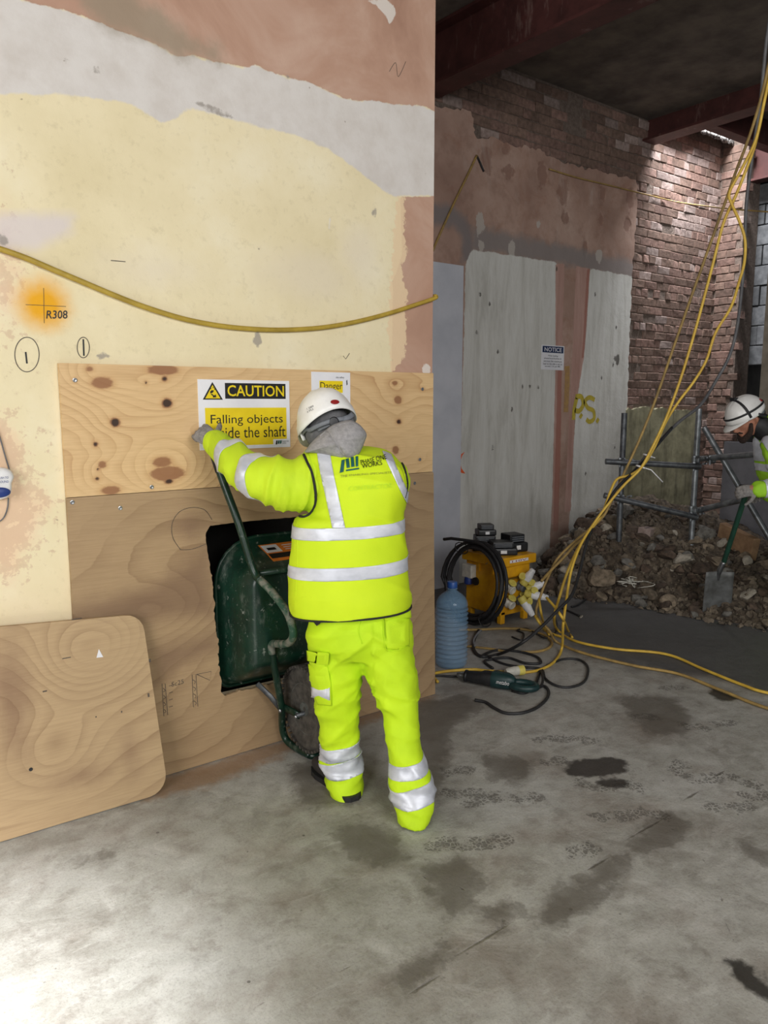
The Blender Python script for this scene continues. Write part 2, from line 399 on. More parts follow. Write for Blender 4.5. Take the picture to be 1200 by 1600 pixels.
# ================================================================== SETTING
# ---- floor: one slab, with the stains, prints and painted shade that lie on it
def gp(pts): return [tuple(G(*p)[:2]) for p in pts]
def floor_attrs(P):
    a = {}
    # damp floor by the rubble heap, with the shade there painted in
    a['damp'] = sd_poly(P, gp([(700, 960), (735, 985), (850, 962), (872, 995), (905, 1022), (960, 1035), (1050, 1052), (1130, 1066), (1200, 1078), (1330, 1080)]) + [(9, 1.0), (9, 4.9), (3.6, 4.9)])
    # strong wet patches
    wet = []
    for px, py, rx, ry in ((930, 1199, 48, 13), (955, 1192, 26, 9), (905, 1205, 22, 9), (1130, 1087, 18, 9), (958, 1224, 24, 8), (1168, 1520, 24, 9)):
        c = G(px, py)[:2]; e = G(px + rx, py)[:2] - c; f = G(px, py + ry)[:2] - c
        wet.append(sd_ell(P, c, np.linalg.norm(e), np.linalg.norm(f), math.atan2(e[1], e[0])))
    wet.append(sd_poly(P, gp([(1128, 1498), (1152, 1494), (1215, 1550), (1215, 1572), (1160, 1540)])))
    a['wet'] = union(*wet)
    # softer damp stains, and the painted shadow right of the worker
    soft = [sd_poly(P, gp(q)) for q in (
        [(828, 1450), (860, 1400), (900, 1372), (960, 1338), (1022, 1278), (1050, 1270), (1078, 1288), (1052, 1318), (990, 1340), (955, 1385), (935, 1418), (895, 1430), (872, 1452)],
        [(968, 1092), (1010, 1086), (1060, 1094), (1082, 1125), (1066, 1148), (1020, 1148), (990, 1125)],
        [(628, 1120), (660, 1095), (730, 1085), (755, 1105), (705, 1140), (690, 1240), (655, 1250)],
        [(455, 1195), (500, 1190), (500, 1225), (560, 1258), (470, 1262)],
        [(515, 1305), (560, 1280), (620, 1300), (640, 1340), (600, 1352), (560, 1345)],
        [(660, 1360), (720, 1340), (760, 1370), (740, 1420), (690, 1425)],
        [(745, 1430), (790, 1405), (820, 1430), (790, 1450)],
        [(600, 1530), (690, 1480), (714, 1490), (640, 1545)],
        [(1140, 1322), (1175, 1318), (1215, 1340), (1215, 1362)],
        [(750, 1180), (830, 1185), (820, 1215), (765, 1218)],
        [(130, 1335), (165, 1328), (168, 1345), (120, 1352)])]
    a['soft'] = union(*soft)
    # boot prints: a sole outline filled with tread blocks by the material
    pr = []
    for px, py, L, ang in ((862, 1155, .26, 0.1), (912, 1157, .22, -0.3), (725, 1240, .30, 0.0), (752, 1250, .3, 0.5), (825, 1246, .22, 0.1),
                           (930, 1228, .26, -0.5), (985, 1228, .2, -0.6), (960, 1275, .30, 0.05), (1020, 1272, .24, -0.3), (1106, 1216, .3, 0.2), (1165, 1222, .22, -0.7),
                           (1184, 1244, .25, 0.1), (1140, 1262, .32, 0.0), (1052, 1074, .26, 0.1), (1085, 1136, .25, -0.4), (1130, 1130, .2, 0.2), (715, 1205, .25, 0.4),
                           (1010, 1120, .22, -0.2), (770, 1315, .22, 0.3), (735, 1320, .3, 0.0), (690, 1320, .2, 0.2), (910, 1330, .2, 0.4), (1060, 1200, .22, 0.9), (865, 1190, .2, 0.3)):
        L *= .62
        c = G(px, py)[:2]; an = ang - YAW
        d = np.array([math.cos(an), math.sin(an)])
        pr.append(sd_ell(P, c + d * L * .2, L * .34, .040, an)); pr.append(sd_ell(P, c - d * L * .32, L * .2, .034, an))
    a['print'] = union(*pr)
    a['crack'] = union(sd_line(P, gp([(560, 1612), (610, 1580), (660, 1540), (720, 1492), (775, 1455), (838, 1412), (905, 1372), (985, 1310), (1050, 1268), (1090, 1235), (1150, 1188)])),
                       sd_line(P, gp([(655, 1368), (695, 1378), (730, 1392)])), sd_line(P, gp([(730, 1432), (760, 1438), (805, 1436)])) + .002,
                       sd_line(P, gp([(1050, 1295), (1085, 1325), (1120, 1370), (1130, 1420), (1145, 1470)])) + .003, sd_line(P, gp([(370, 1600), (395, 1570), (480, 1552), (560, 1500)])) + .003)
    a['saw'] = sd_poly(P, [(0.95, 2.99), (0.95, 2.84), (1.2, 2.80), (1.62, 2.86), (2.0, 2.9), (2.5, 2.95), (2.6, 3.0)])
    a['print'] = np.minimum(a['print'], 0.5); a['crack'] = np.minimum(a['crack'], 0.5)
    return a
t = NT('concrete_floor')
n1 = t.noise(1.7, 6, 0.62); n2 = t.noise(11, 6, 0.7); n3 = t.noise(70, 3, 0.6)
swirl = t.noise(4.5, 5, 0.6, None, 1.6)
c = t.ramp(n1, [(0.3, lin(136, 133, 126)), (0.5, lin(163, 162, 156)), (0.72, lin(180, 180, 177))])
c = t.mix(t.math('MULTIPLY', t.ramp(swirl, [(0.42, 0.0), (0.7, 1.0)]), 0.5), c, lin(198, 197, 193))
c = t.mix(t.math('MULTIPLY', t.ramp(n2, [(0.3, 1.0), (0.52, 0.0)]), 0.42), c, lin(98, 90, 82))
c = t.mix(t.math('MULTIPLY', t.ramp(t.noise(2.3, 4, 0.6, t.sc((1, 1.4, 1))), [(0.5, 0.0), (0.68, 1.0)]), 0.38), c, lin(120, 104, 92))
specks = t.step(t.math('ADD', t.voro(13), t.math('MULTIPLY', n2, 0.25)), 0.16, 0.2)
c = t.mix(t.math('MULTIPLY', specks, t.ramp(t.noise(1.3, 2), [(0.45, 0.0), (0.6, 0.8)])), c, lin(62, 57, 52))
fine = t.noise(120, 4, 0.75); scr = t.noise(34, 3, 0.6, t.sc((0.25, 1.6, 1)), 0.6)
c = t.mix(t.math('MULTIPLY', t.ramp(fine, [(0.34, 1.0), (0.5, 0.0)]), 0.3), c, lin(92, 86, 80))
c = t.mix(t.math('MULTIPLY', t.ramp(scr, [(0.6, 0.0), (0.72, 1.0)]), 0.2), c, lin(206, 206, 203))
c = t.mix(t.math('MULTIPLY', t.ramp(t.noise(6.5, 7, 0.75), [(0.56, 0.0), (0.66, 1.0)]), 0.4), c, lin(112, 104, 96))
c = t.layer(c, 'saw', lin(150, 116, 82), 0.16, 14, 0.05, 0.75)
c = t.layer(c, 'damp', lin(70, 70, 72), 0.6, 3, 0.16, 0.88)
c = t.layer(c, 'soft', lin(98, 92, 84), 0.26, 7, 0.05, 0.6)
c = t.layer(c, 'soft', lin(84, 78, 70), 0.26, 13, 0.016, 0.42)
tread = t.step(t.math('ADD', t.voro(58, None, 'DISTANCE_TO_EDGE'), t.math('MULTIPLY', t.math('SUBTRACT', t.noise(24, 4), .5), .5)), 0.04, 0.12)
pm = t.step(t.math('ADD', t.attr('print'), t.math('MULTIPLY', t.math('SUBTRACT', t.noise(19, 5, .7), 0.5), 0.13)), -0.006, 0.008)
pm = t.math('MULTIPLY', pm, t.math('SUBTRACT', 1.0, tread))
c = t.mix(t.math('MULTIPLY', pm, 0.58), c, lin(62, 57, 52))
c = t.layer(c, 'wet', lin(44, 41, 39), 0.07, 16, 0.012, 0.92)
ck = t.step(t.math('ADD', t.attr('crack'), t.math('MULTIPLY', t.math('SUBTRACT', t.noise(14, 5, 0.7), 0.5), 0.022)), 0.001, 0.009)
c = t.mix(t.math('MULTIPLY', ck, 0.7), c, lin(84, 78, 72))
wetm = t.step(t.attr('wet'), -0.01, 0.02)
rg = t.math('SUBTRACT', t.ramp(n2, [(0.3, 0.55), (0.7, 0.8)]), t.math('MULTIPLY', wetm, 0.3))
h = t.math('ADD', t.math('MULTIPLY', n2, 0.6), t.math('MULTIPLY', n3, 0.3)); h = t.math('ADD', h, t.math('MULTIPLY', swirl, 0.8)); h = t.math('SUBTRACT', h, t.math('MULTIPLY', ck, 0.8))
t.bump(h, 0.38, 0.012)
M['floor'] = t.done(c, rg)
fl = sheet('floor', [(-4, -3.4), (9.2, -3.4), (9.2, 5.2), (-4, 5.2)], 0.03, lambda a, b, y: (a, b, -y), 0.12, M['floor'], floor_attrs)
fl['kind'] = 'structure'

# ---- left partition: plaster in several coats, with an opening into the shaft
def wl(pts): return [(PY(x, y, YW)[0], PY(x, y, YW)[2]) for x, y in pts]
PINK_EDGE = [(-60, -60), (10, -14), (35, 0), (122, 22), (175, 44), (233, 64), (262, 80), (274, 88), (300, 86), (338, 97), (360, 100), (385, 106), (398, 100), (415, 110), (443, 118), (452, 122), (484, 128), (512, 142), (537, 153), (560, 158), (583, 156), (612, 163), (640, 164), (659, 165), (672, 170), (690, 182)]
WHITE_LOW = [(690, 306), (650, 306), (612, 306), (583, 286), (554, 262), (513, 233), (467, 213), (408, 198), (350, 183), (297, 169), (277, 181), (260, 192), (248, 190), (233, 181), (204, 163), (175, 155), (88, 147), (0, 146), (-120, 150)]
def wall_attrs(P):
    a = {}
    a['pink'] = sd_poly(P, wl(PINK_EDGE) + wl([(760, -30), (760, -700), (-900, -700), (-300, -200)]))
    a['white'] = sd_poly(P, wl(PINK_EDGE + WHITE_LOW))
    a['greygreen'] = sd_poly(P, wl([(120, -60), (170, -40), (250, 20), (300, 60), (342, 68), (345, 98), (300, 86), (274, 88), (233, 64), (175, 44), (130, 10)]))
    a['lilac'] = sd_poly(P, wl([(-60, 335), (20, 333), (113, 338), (112, 362), (60, 388), (-60, 388)]))
    a['strip'] = sd_poly(P, wl([(626, 308), (700, 306), (700, 600), (612, 600), (614, 440), (628, 400)]))
    a['peel'] = union(sd_poly(P, wl([(620, 308), (632, 308), (634, 400), (626, 420), (636, 460), (632, 560), (612, 580), (606, 520), (612, 420)])))
    a['bare'] = union(sd_poly(P, wl([(-80, 640), (10, 640), (40, 680), (52, 740), (80, 790), (60, 850), (30, 900), (-80, 920)])), sd_ell(P, wl([(6, 430)])[0], .05, .16)) + .03
    c = wl([(68, 476)])[0]; a['spray'] = sd_ell(P, c, .085, .085)
    a['cream_patch'] = union(sd_ell(P, wl([(480, 430)])[0], .22, .1), sd_ell(P, wl([(560, 400)])[0], .1, .12), sd_ell(P, wl([(240, 420)])[0], .16, .05))
    a['scuff'] = union(sd_ell(P, wl([(335, 172)])[0], .075, .014, -0.15), sd_ell(P, wl([(105, 97)])[0], .012, .007), sd_ell(P, wl([(151, 109)])[0], .016, .011), sd_ell(P, wl([(4, 374)])[0], .02, .018),
                       sd_ell(P, wl([(585, 332)])[0], .012, .02), sd_ell(P, wl([(402, 530)])[0], .03, .05) + .01, sd_ell(P, wl([(160, 556)])[0], .03, .012), sd_ell(P, wl([(450, 122)])[0], .016, .012))
    a['seam'] = union(sd_line(P, wl([(222, 170), (226, 330), (232, 470), (236, 570)])), sd_line(P, wl([(150, 330), (148, 430)])) + .002)
    a['whitesplash'] = union(sd_poly(P, wl([(572, 0), (600, -2), (614, 8), (620, 22), (608, 38), (602, 24), (590, 10)])), sd_ell(P, wl([(666, 577)])[0], .03, .03), sd_ell(P, wl([(552, 290)])[0], .004, .12), sd_ell(P, wl([(514, 348)])[0], .006, .05))
    a['low'] = P[:, 1] - 1.0
    return a
t = NT('partition_plaster')
nb = t.noise(2.2, 5, 0.6); nf = t.noise(26, 5, 0.7); nm = t.noise(7, 5, 0.65)
cream = t.ramp(nb, [(0.3, lin(222, 208, 168)), (0.55, lin(232, 219, 182)), (0.75, lin(238, 228, 198))])
cream = t.mix(t.math('MULTIPLY', t.ramp(nf, [(0.3, 1.0), (0.45, 0.0)]), 0.22), cream, lin(176, 160, 122))
c = t.layer(cream, 'cream_patch', lin(226, 214, 190), 0.14, 6, 0.07, 0.6)
tone = t.step(t.attr('low'), -0.5, 0.15)
c = t.mix(t.math('MULTIPLY', t.math('MULTIPLY', tone, t.ramp(nb, [(0.3, 0.2), (0.6, 1.0)])), 0.5), c, lin(238, 206, 170))
c = t.layer(c, 'bare', lin(232, 200, 168), 0.3, 7, 0.06, 0.75)
c = t.layer(c, 'bare', lin(200, 160, 134), 0.75, 26, 0.02, 0.36)
c = t.layer(c, 'lilac', lin(216, 206, 204), 0.06, 6, 0.03, 0.85)
sk = t.ramp(nm, [(0.3, lin(204, 197, 190)), (0.6, lin(216, 211, 206))])
c = t.layer(c, 'white', sk, 0.05, 9, 0.006)
pk = t.ramp(t.noise(1.6, 5, 0.65, None, 0.6), [(0.3, lin(162, 124, 104)), (0.5, lin(184, 147, 126)), (0.75, lin(204, 174, 156))])
c = t.layer(c, 'strip', pk, 0.03, 14, 0.003)
c = t.layer(c, 'peel', lin(232, 206, 168), 0.09, 26, 0.004, 0.85)
c = t.layer(c, 'pink', pk, 0.03, 22, 0.0025)
c = t.layer(c, 'greygreen', lin(148, 136, 116), 0.12, 9, 0.04, 0.75)
c = t.layer(c, 'whitesplash', lin(226, 220, 212), 0.03, 40, 0.003, 0.8)
c = t.layer(c, 'scuff', lin(150, 142, 134), 0.03, 40, 0.004, 0.8)
c = t.layer(c, 'seam', lin(206, 190, 146), 0.008, 30, 0.004, 0.7)
sp = t.step(t.math('ADD', t.attr('spray'), t.math('MULTIPLY', t.math('SUBTRACT', t.noise(30, 3), 0.5), 0.03)), -0.055, 0.05)
c = t.mix(sp, c, lin(232, 168, 20))
pits = t.step(t.math('ADD', t.voro(9), t.math('MULTIPLY', nf, 0.2)), 0.115, 0.13)
c = t.mix(t.math('MULTIPLY', pits, 0.55), c, lin(128, 112, 92))
hw = t.math('ADD', t.math('MULTIPLY', nm, 0.5), t.math('MULTIPLY', nf, 0.25))
hw = t.math('SUBTRACT', hw, t.math('MULTIPLY', t.step(t.attr('pink'), -0.006, 0.006), 0.35))
t.bump(hw, 0.3, 0.012)
M['partition'] = t.done(c, 0.78)
HOLE = [(1.300, 1.03), (1.322, 1.062), (1.45, 1.066), (1.75, 1.062), (2.07, 1.058), (2.085, 0.9), (2.08, 0.29), (1.7, 0.292), (1.352, 0.297), (1.338, 0.55), (1.322, 0.86), (1.306, 0.95)]
hp = []
for a, b in zip(HOLE, HOLE[1:] + HOLE[:1]):     # sawn edge, a little ragged low down
    a = np.array(a); b = np.array(b); k = max(1, int(np.linalg.norm(b - a) / 0.012))
    for i in range(k):
        q = a + (b - a) * i / k; amp = 0.004 if q[1] < 0.9 else 0.0008
        hp.append(tuple(q + RNG.normal(0, amp, 2)))
HOLE_W = [(x + (0.03 if x > 1.7 else -0.03), z + (0.03 if z > .6 else -0.03)) for x, z in HOLE]
wall = sheet('wall_left', [(-4, 0), (2.578, 0), (2.578, 4.38), (-4, 4.38)], 0.02, lambda a, b, y: (a, YW + y, b), 0.09, M['partition'], wall_attrs, holes=[HOLE_W])
wall['kind'] = 'structure'
# return of the partition and the dark shaft behind it
mb = MB(); mb.box((2.478, YW + .09, 0), (2.578, YB - .001, 4.38)); mb.build('wall_right', simple('return_plaster', lin(190, 150, 124), lin(170, 130, 106), 5, 0.85), None)['kind'] = 'structure'
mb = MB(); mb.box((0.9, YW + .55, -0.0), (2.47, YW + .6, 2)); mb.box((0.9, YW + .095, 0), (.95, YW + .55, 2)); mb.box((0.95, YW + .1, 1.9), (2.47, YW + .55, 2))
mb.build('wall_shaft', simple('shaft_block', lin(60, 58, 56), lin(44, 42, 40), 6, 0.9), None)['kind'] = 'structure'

# paint and pencil on the partition
ink = lambda a, b: (a, YW - .0012, b)
def wmark(pts, w, mat, name='pencil_mark', closed=False, sub=5): return ribbon(wl(pts), w, ink, mat, wall, name, closed, sub)
q = wl([(72, 498), (106, 498), (105, 485), (72, 485)])
text_mesh('R308', quad((q[0][0], YW - .0012, q[0][1]), (q[1][0], YW - .0012, q[1][1]), (q[2][0], YW - .0012, q[2][1]), (q[3][0], YW - .0012, q[3][1])), M['black_ink'], wall, 'marker_lettering', 0.012, shear=0.1)
wmark([(40, 476), (103, 479)], .0018, M['pencil'], sub=0); wmark([(68, 450), (69, 505)], .0018, M['pencil'], sub=0)
wmark([(42 + 19 * math.cos(k * .524), 554 + 27 * math.sin(k * .524)) for k in range(12)], .003, M['pencil'], closed=True)
wmark([(40, 550), (42, 568)], .006, M['black_ink'], sub=0)
wmark([(130 + 9.5 * math.cos(k * .524), 543 + 16 * math.sin(k * .524)) for k in range(12)], .003, M['pencil'], closed=True)
wmark([(130, 530), (131, 556)], .006, M['black_ink'], sub=0)
wmark([(173, 407), (196, 409)], .003, M['pencil'], sub=0); wmark([(608, 112), (618, 98), (622, 120), (634, 96)], .0025, M['pencil'])
wmark([(536, 556), (540, 561), (546, 552)], .003, M['pencil'], sub=0)

# ---- rear wall: plaster over brick
def wb(pts, y=YB): return [(PY(x, z, y)[0], PY(x, z, y)[2]) for x, z in pts]
BRICK = [simple('brick_face_%s' % n, a, b, 22, 0.9, bump=0.5, bdist=0.012, vary=0.22) for n, a, b in (('red', lin(140, 112, 101), lin(106, 84, 75)), ('brown', lin(128, 104, 92), lin(98, 80, 70)), ('pale', lin(162, 145, 138), lin(128, 110, 103)))]
t = NT('lime_mortar'); n = t.noise(30, 5, 0.7); t.bump(n, 0.6, 0.015); M['mortar'] = t.done(t.ramp(n, [(0.3, lin(88, 76, 68)), (0.7, lin(128, 113, 103))]), 0.95)

def brick_meshes(l, h, d, k=5):
    out = []
    for i in range(k):
        bm = bmesh.new(); bmesh.ops.create_cube(bm, size=1)
        fe = [e for e in bm.edges if all(v.co.y < 0 for v in e.verts)]
        for v in bm.verts:
            v.co = Vector((v.co.x * l + random.uniform(-.006, .006), v.co.y * d, v.co.z * h + random.uniform(-.004, .004)))
            if v.co.y < 0: v.co.y += random.uniform(-.006, .006)
        bmesh.ops.bevel(bm, geom=fe, offset=0.006, segments=1, affect='EDGES')
        me = bpy.data.meshes.new('brick'); bm.to_mesh(me); bm.free(); out.append(me)
    return out
BM = brick_meshes(0.212, 0.078, 0.09); BMH = brick_meshes(0.102, 0.078, 0.09, 3)
BVAR = [[m.copy() for m in BM] for _ in BRICK]; HVAR = [[m.copy() for m in BMH] for _ in BRICK]
for mi, mt in enumerate(BRICK):
    for m in BVAR[mi] + HVAR[mi]: m.materials.append(mt)
def lay_bricks(parent, x0, x1, z0, z1, put, rotz, inside, limit=290, half=0.5, skip=0.03, name='brick', weights=(3, 3, 2)):
    n = 0; row = 0; z = z1; rest = MB()
    while z > z0:
        header = row % 4 == 3; pitch = 0.108 if header else 0.215
        x = x0 - (pitch * half if row % 2 else 0)
        while x < x1 + pitch:
            cx, cz = x + pitch / 2, z - 0.0425
            if inside(cx, cz) and n >= limit and random.random() > skip:
                c = np.array(put(cx, cz, random.uniform(-.006, .006))); hw = (pitch - .006) / 2
                rest.box(c - (hw, .045, .039), c + (hw, .045, .039), Matrix.Rotation(rotz, 3, 'Z'))
            elif inside(cx, cz) and random.random() > skip:
                v = random.choices(range(3), weights if weights else ((3, 2, 4) if cz > 3.35 else (2, 5, .6)))[0]
                me = random.choice((HVAR if header else BVAR)[v])
                o = bpy.data.objects.new(name, me); COL.objects.link(o); attach(o, parent)
                o.location = put(cx, cz, random.uniform(-.008, .008))
                o.rotation_euler = (random.uniform(-.012, .012), random.uniform(-.01, .01), rotz + random.uniform(-.012, .012)); n += 1
            x += pitch
        z -= 0.085; row += 1
    if rest.v: rest.build('lower_bricks', BRICK[1], parent)['kind'] = 'stuff'
    return n

def in_poly(poly):
    poly = np.array(poly)
    return lambda x, z: sd_poly(np.array([[x, z]]), poly)[0] < 0
YM = YB + 0.0265     # mortar face behind the plaster
mb = MB(); mb.box((2.58, YM, 0), (6.86, YM + .25, 4.4)); back = mb.build('wall_back', M['mortar']); back['kind'] = 'structure'
mb = MB(); mb.box((6.861, YM, 0), (8.42, YM + .25, 4.6)); rear = mb.build('wall_rear', M['mortar']); rear['kind'] = 'structure'
upper = wb([(600, 90), (640, 140), (687, 160), (736, 168), (748, 212), (772, 212), (840, 230), (876, 248), (930, 262), (995, 278), (1040, 278), (1040, 60), (600, -200)])
pocket = wb([(884, 152), (917, 156), (916, 210), (886, 206)])
ip = in_poly(upper); ik = in_poly(pocket)
putb = lambda x, z, j: (x, YB + .018 + .045 + j * .6, z)
lay_bricks(back, 4.0, 6.86, 3.3, 4.36, putb, 0, lambda x, z: ip(x, z) and not ik(x, z) and x < 6.8, 200, skip=.02, weights=(2, 5, 1))
PL_EDGE = [(995, 281), (996, 330), (990, 400), (987, 436), (984, 520), (980, 640), (972, 760), (966, 850)]
slab_poly = wb([(978, 640), (1000, 636), (1086, 642), (1084, 720), (1076, 790), (1070, 850), (960, 850)])
ipl = in_poly(wb(PL_EDGE) + [(6.0, 0), (6.0, 4.0)]); isl = in_poly(slab_poly)
lay_bricks(rear, 6.80, 8.3, 0.0, 4.37, putb, 0, lambda x, z: not ipl(x, z) and not isl(x, z) and x > 6.78 and x < 8.36, 298, skip=.035, weights=None)
def ragged(pts, amp=0.012, step=0.03, close=True):
    out = []
    for a, b in zip(pts, pts[1:] + pts[:1]):
        a = np.array(a); b = np.array(b); k = max(1, int(np.linalg.norm(b - a) / step))
        for i in range(k): out.append(tuple(a + (b - a) * i / k + RNG.normal(0, amp, 2)))
    return out
UPE = wb([(640, 150), (687, 167), (736, 173), (745, 216), (772, 216), (800, 226), (840, 234), (876, 252), (930, 266), (995, 281)])
plaster_outline = [(2.585, 0.0)] + [(2.585, 3.7)] + ragged(UPE + wb(PL_EDGE[1:]), .012)[:-30] + wb([(966, 850)]) 
plaster_outline = [(2.585, 0.005), (2.585, 3.8)] + [p for p in ragged(UPE + wb(PL_EDGE[1:]) , .010) if p[0] > 2.7]
# keep only the outer chain: drop the closing run back to the start
n_keep = 0; ch = UPE + wb(PL_EDGE[1:]); chain = []
for a, b in zip(ch[:-1], ch[1:]):
    a = np.array(a); b = np.array(b); k = max(1, int(np.linalg.norm(b - a) / .03))
    for i in range(k): chain.append(tuple(a + (b - a) * i / k + RNG.normal(0, .010, 2)))
plaster_outline = [(2.585, 0.005), (2.585, 3.85)] + chain + [(7.02, 0.005)]
def back_attrs(P):
    a = {}
    a['panel'] = union(sd_poly(P, wb([(728, 408), (738, 390), (870, 410), (872, 560), (868, 700), (860, 830), (856, 950), (716, 950), (720, 700), (724, 560)])),
                       sd_poly(P, wb([(922, 420), (988, 432), (984, 560), (976, 760), (970, 900), (885, 900), (892, 760), (900, 640), (910, 560)])))
    a['band'] = sd_poly(P, wb([(738, 352), (800, 366), (900, 388), (992, 410), (992, 438), (870, 412), (738, 392)]))
    a['bandl'] = sd_poly(P, wb([(600, 310), (700, 318), (728, 340), (738, 375), (736, 410), (722, 412), (722, 372), (706, 352), (600, 352)]))
    a['pinkstrip'] = union(sd_poly(P, wb([(868, 412), (882, 412), (878, 560), (870, 820), (862, 820), (868, 560)])), sd_poly(P, wb([(900, 416), (921, 420), (912, 560), (898, 640), (892, 800), (882, 800), (890, 640), (896, 520)])))
    a['redline'] = union(sd_poly(P, wb([(917, 420), (922, 420), (916, 520), (912, 560), (909, 560), (912, 520)])), sd_poly(P, wb([(872, 560), (878, 560), (876, 700), (872, 830), (864, 830), (868, 700)])))
    a['crack'] = union(sd_line(P, wb([(912, 520), (911, 600), (909, 655)])), sd_line(P, wb([(932, 430), (929, 520), (928, 570)])) + .002, sd_line(P, wb([(738, 392), (870, 411), (988, 433)])) + .001, sd_line(P, wb([(737, 175), (742, 300), (738, 400)])) + .002)
    a['white'] = union(sd_ell(P, wb([(750, 350)])[0], .05, .1), sd_ell(P, wb([(841, 349)])[0], .035, .04), sd_ell(P, wb([(800, 388)])[0], .05, .07), sd_ell(P, wb([(752, 383)])[0], .03, .05), sd_ell(P, wb([(936, 400)])[0], .05, .06))
    sc = [sd_ell(P, wb([(x, y)])[0], rx, ry) for x, y, rx, ry in ((795, 268, .07, .06), (848, 272, .06, .09), (880, 300, .07, .1), (941, 302, .05, .08), (985, 312, .05, .09), (938, 342, .04, .05), (980, 352, .06, .06), (760, 250, .05, .09), (884, 340, .05, .05), (790, 235, .06, .04), (915, 385, .03, .08))]
    a['scar'] = union(*sc)
    dk = [sd_ell(P, wb([(x, y)])[0], .014, .022) for x, y in ((765, 475), (750, 460), (778, 550), (816, 604), (828, 604), (841, 605), (712, 620), (870, 420), (930, 460), (963, 512), (960, 560), (958, 570), (1000, 600), (800, 640), (770, 700), (745, 520), (940, 590), (915, 740), (960, 700))]
    a['dots'] = union(*dk, sd_ell(P, wb([(965, 562)])[0], .06, .12) + .03)
    a['sooty'] = union(sd_ell(P, wb([(965, 720)])[0], .16, .5), sd_ell(P, wb([(830, 820)])[0], .4, .2), sd_ell(P, wb([(760, 840)])[0], .2, .3))
    a['top'] = 3.6 - P[:, 1]
    return a
t = NT('rear_plaster')
nb = t.noise(1.5, 5, 0.6); nm = t.noise(8, 5, 0.65); nf = t.noise(40, 4, 0.7)
streak = t.noise(5, 6, 0.75, t.sc((1.6, 1, 0.22)), 0.4)
pk = t.ramp(nb, [(0.3, lin(150, 120, 106)), (0.55, lin(176, 146, 131)), (0.75, lin(190, 164, 150))])
c = t.mix(t.math('MULTIPLY', t.ramp(nm, [(0.35, 1.0), (0.5, 0.0)]), 0.3), pk, lin(126, 96, 82))
c = t.layer(c, 'scar', lin(132, 98, 84), 0.2, 12, 0.012, 0.6)
c = t.mix(t.math('MULTIPLY', t.ramp(t.noise(3.3, 6, .7, None, .8), [(.52, 0.0), (.66, 1.0)]), .45), c, lin(150, 110, 90))
c = t.mix(t.math('MULTIPLY', t.ramp(t.noise(5, 6, .7, t.sc((1, 1, .35)), .5), [(.56, 0.0), (.7, 1.0)]), .4), c, lin(192, 176, 166))
c = t.layer(c, 'band', lin(136, 130, 128), 0.16, 6, 0.05, 0.85)
c = t.layer(c, 'bandl', lin(128, 122, 122), 0.1, 8, 0.04, 0.85)
c = t.layer(c, 'white', lin(186, 178, 170), 0.10, 12, 0.004, 0.85)
pan = t.ramp(streak, [(0.25, lin(176, 174, 166)), (0.5, lin(208, 207, 201)), (0.7, lin(222, 222, 218))])
c = t.layer(c, 'panel', pan, 0.05, 10, 0.006)
ps = t.ramp(streak, [(0.35, lin(168, 130, 118)), (0.65, lin(192, 158, 146))])
c = t.layer(c, 'pinkstrip', ps, 0.03, 10, 0.005)
c = t.layer(c, 'redline', lin(158, 104, 90), 0.02, 12, 0.006, 0.8)
c = t.layer(c, 'sooty', lin(130, 128, 120), 0.5, 3, 0.2, 0.4)
c = t.layer(c, 'dots', lin(70, 64, 58), 0.03, 40, 0.004, 0.85)
c = t.layer(c, 'crack', lin(72, 62, 56), 0.006, 30, 0.004, 0.85)
h = t.math('ADD', t.math('MULTIPLY', nm, 0.7), t.math('MULTIPLY', nf, 0.2)); h = t.math('SUBTRACT', h, t.math('MULTIPLY', t.step(t.attr('scar'), -.01, .02), 0.6))
t.bump(h, 0.45, 0.015)
M['rear_plaster'] = t.done(c, 0.85)
pl = sheet('plaster_coat', plaster_outline, 0.022, lambda a, b, y: (a, YB + y, b), 0.05, M['rear_plaster'], back_attrs, parent=back)
# render slab low on the brick
t = NT('damp_render'); n = t.noise(5, 5, 0.65); s_ = t.noise(6, 5, 0.7, t.sc((2.2, 1, 0.25)))
c = t.ramp(n, [(0.3, lin(104, 100, 78)), (0.6, lin(150, 146, 118)), (0.8, lin(170, 166, 140))]); c = t.mix(t.math('MULTIPLY', t.ramp(s_, [(0.3, 1.0), (0.5, 0.0)]), 0.7), c, lin(64, 60, 50)); t.bump(n, 0.4, 0.015)
M['damp_render'] = t.done(c, 0.9)
sheet('render_patch', ragged(slab_poly, .008), 0.03, lambda a, b, y: (a, YB - .012 + y, b), 0.055, M['damp_render'], parent=rear)
# graffiti on the rear wall
inkb = lambda a, b: (a, YB - .0015, b)
def bmark(pts, w, mat, name='spray_line', closed=False, y=YB): return ribbon(wb(pts), w, inkb, mat, back, name, closed)
bmark([(896, 656), (897, 640), (901, 622)], .05, M['yellow_spray']); bmark([(899, 620), (908, 620), (911, 632), (905, 642), (898, 641)], .05, M['yellow_spray'])
bmark([(906, 648), (909, 652)], .05, M['yellow_spray']); bmark([(929, 625), (921, 621), (914, 627), (918, 637), (927, 642), (928, 654), (921, 659), (916, 655)], .045, M['yellow_spray'])
bmark([(932, 655), (935, 659)], .05, M['yellow_spray'])
bmark([(886, 572), (886, 600), (884, 644)], .07, simple('old_yellow_spray', lin(176, 142, 84), lin(160, 124, 90), 30, 0.85))
mb = MB(); cr = [(726, 706), (717, 712), (713, 722), (715, 733), (721, 739), (727, 740), (721, 732), (719, 722), (722, 712)]
mb.add([inkb(*a) for a in wb(cr)], [tuple(range(len(cr)))]); mb.build('spray_crescent', M['orange_spray'], back)
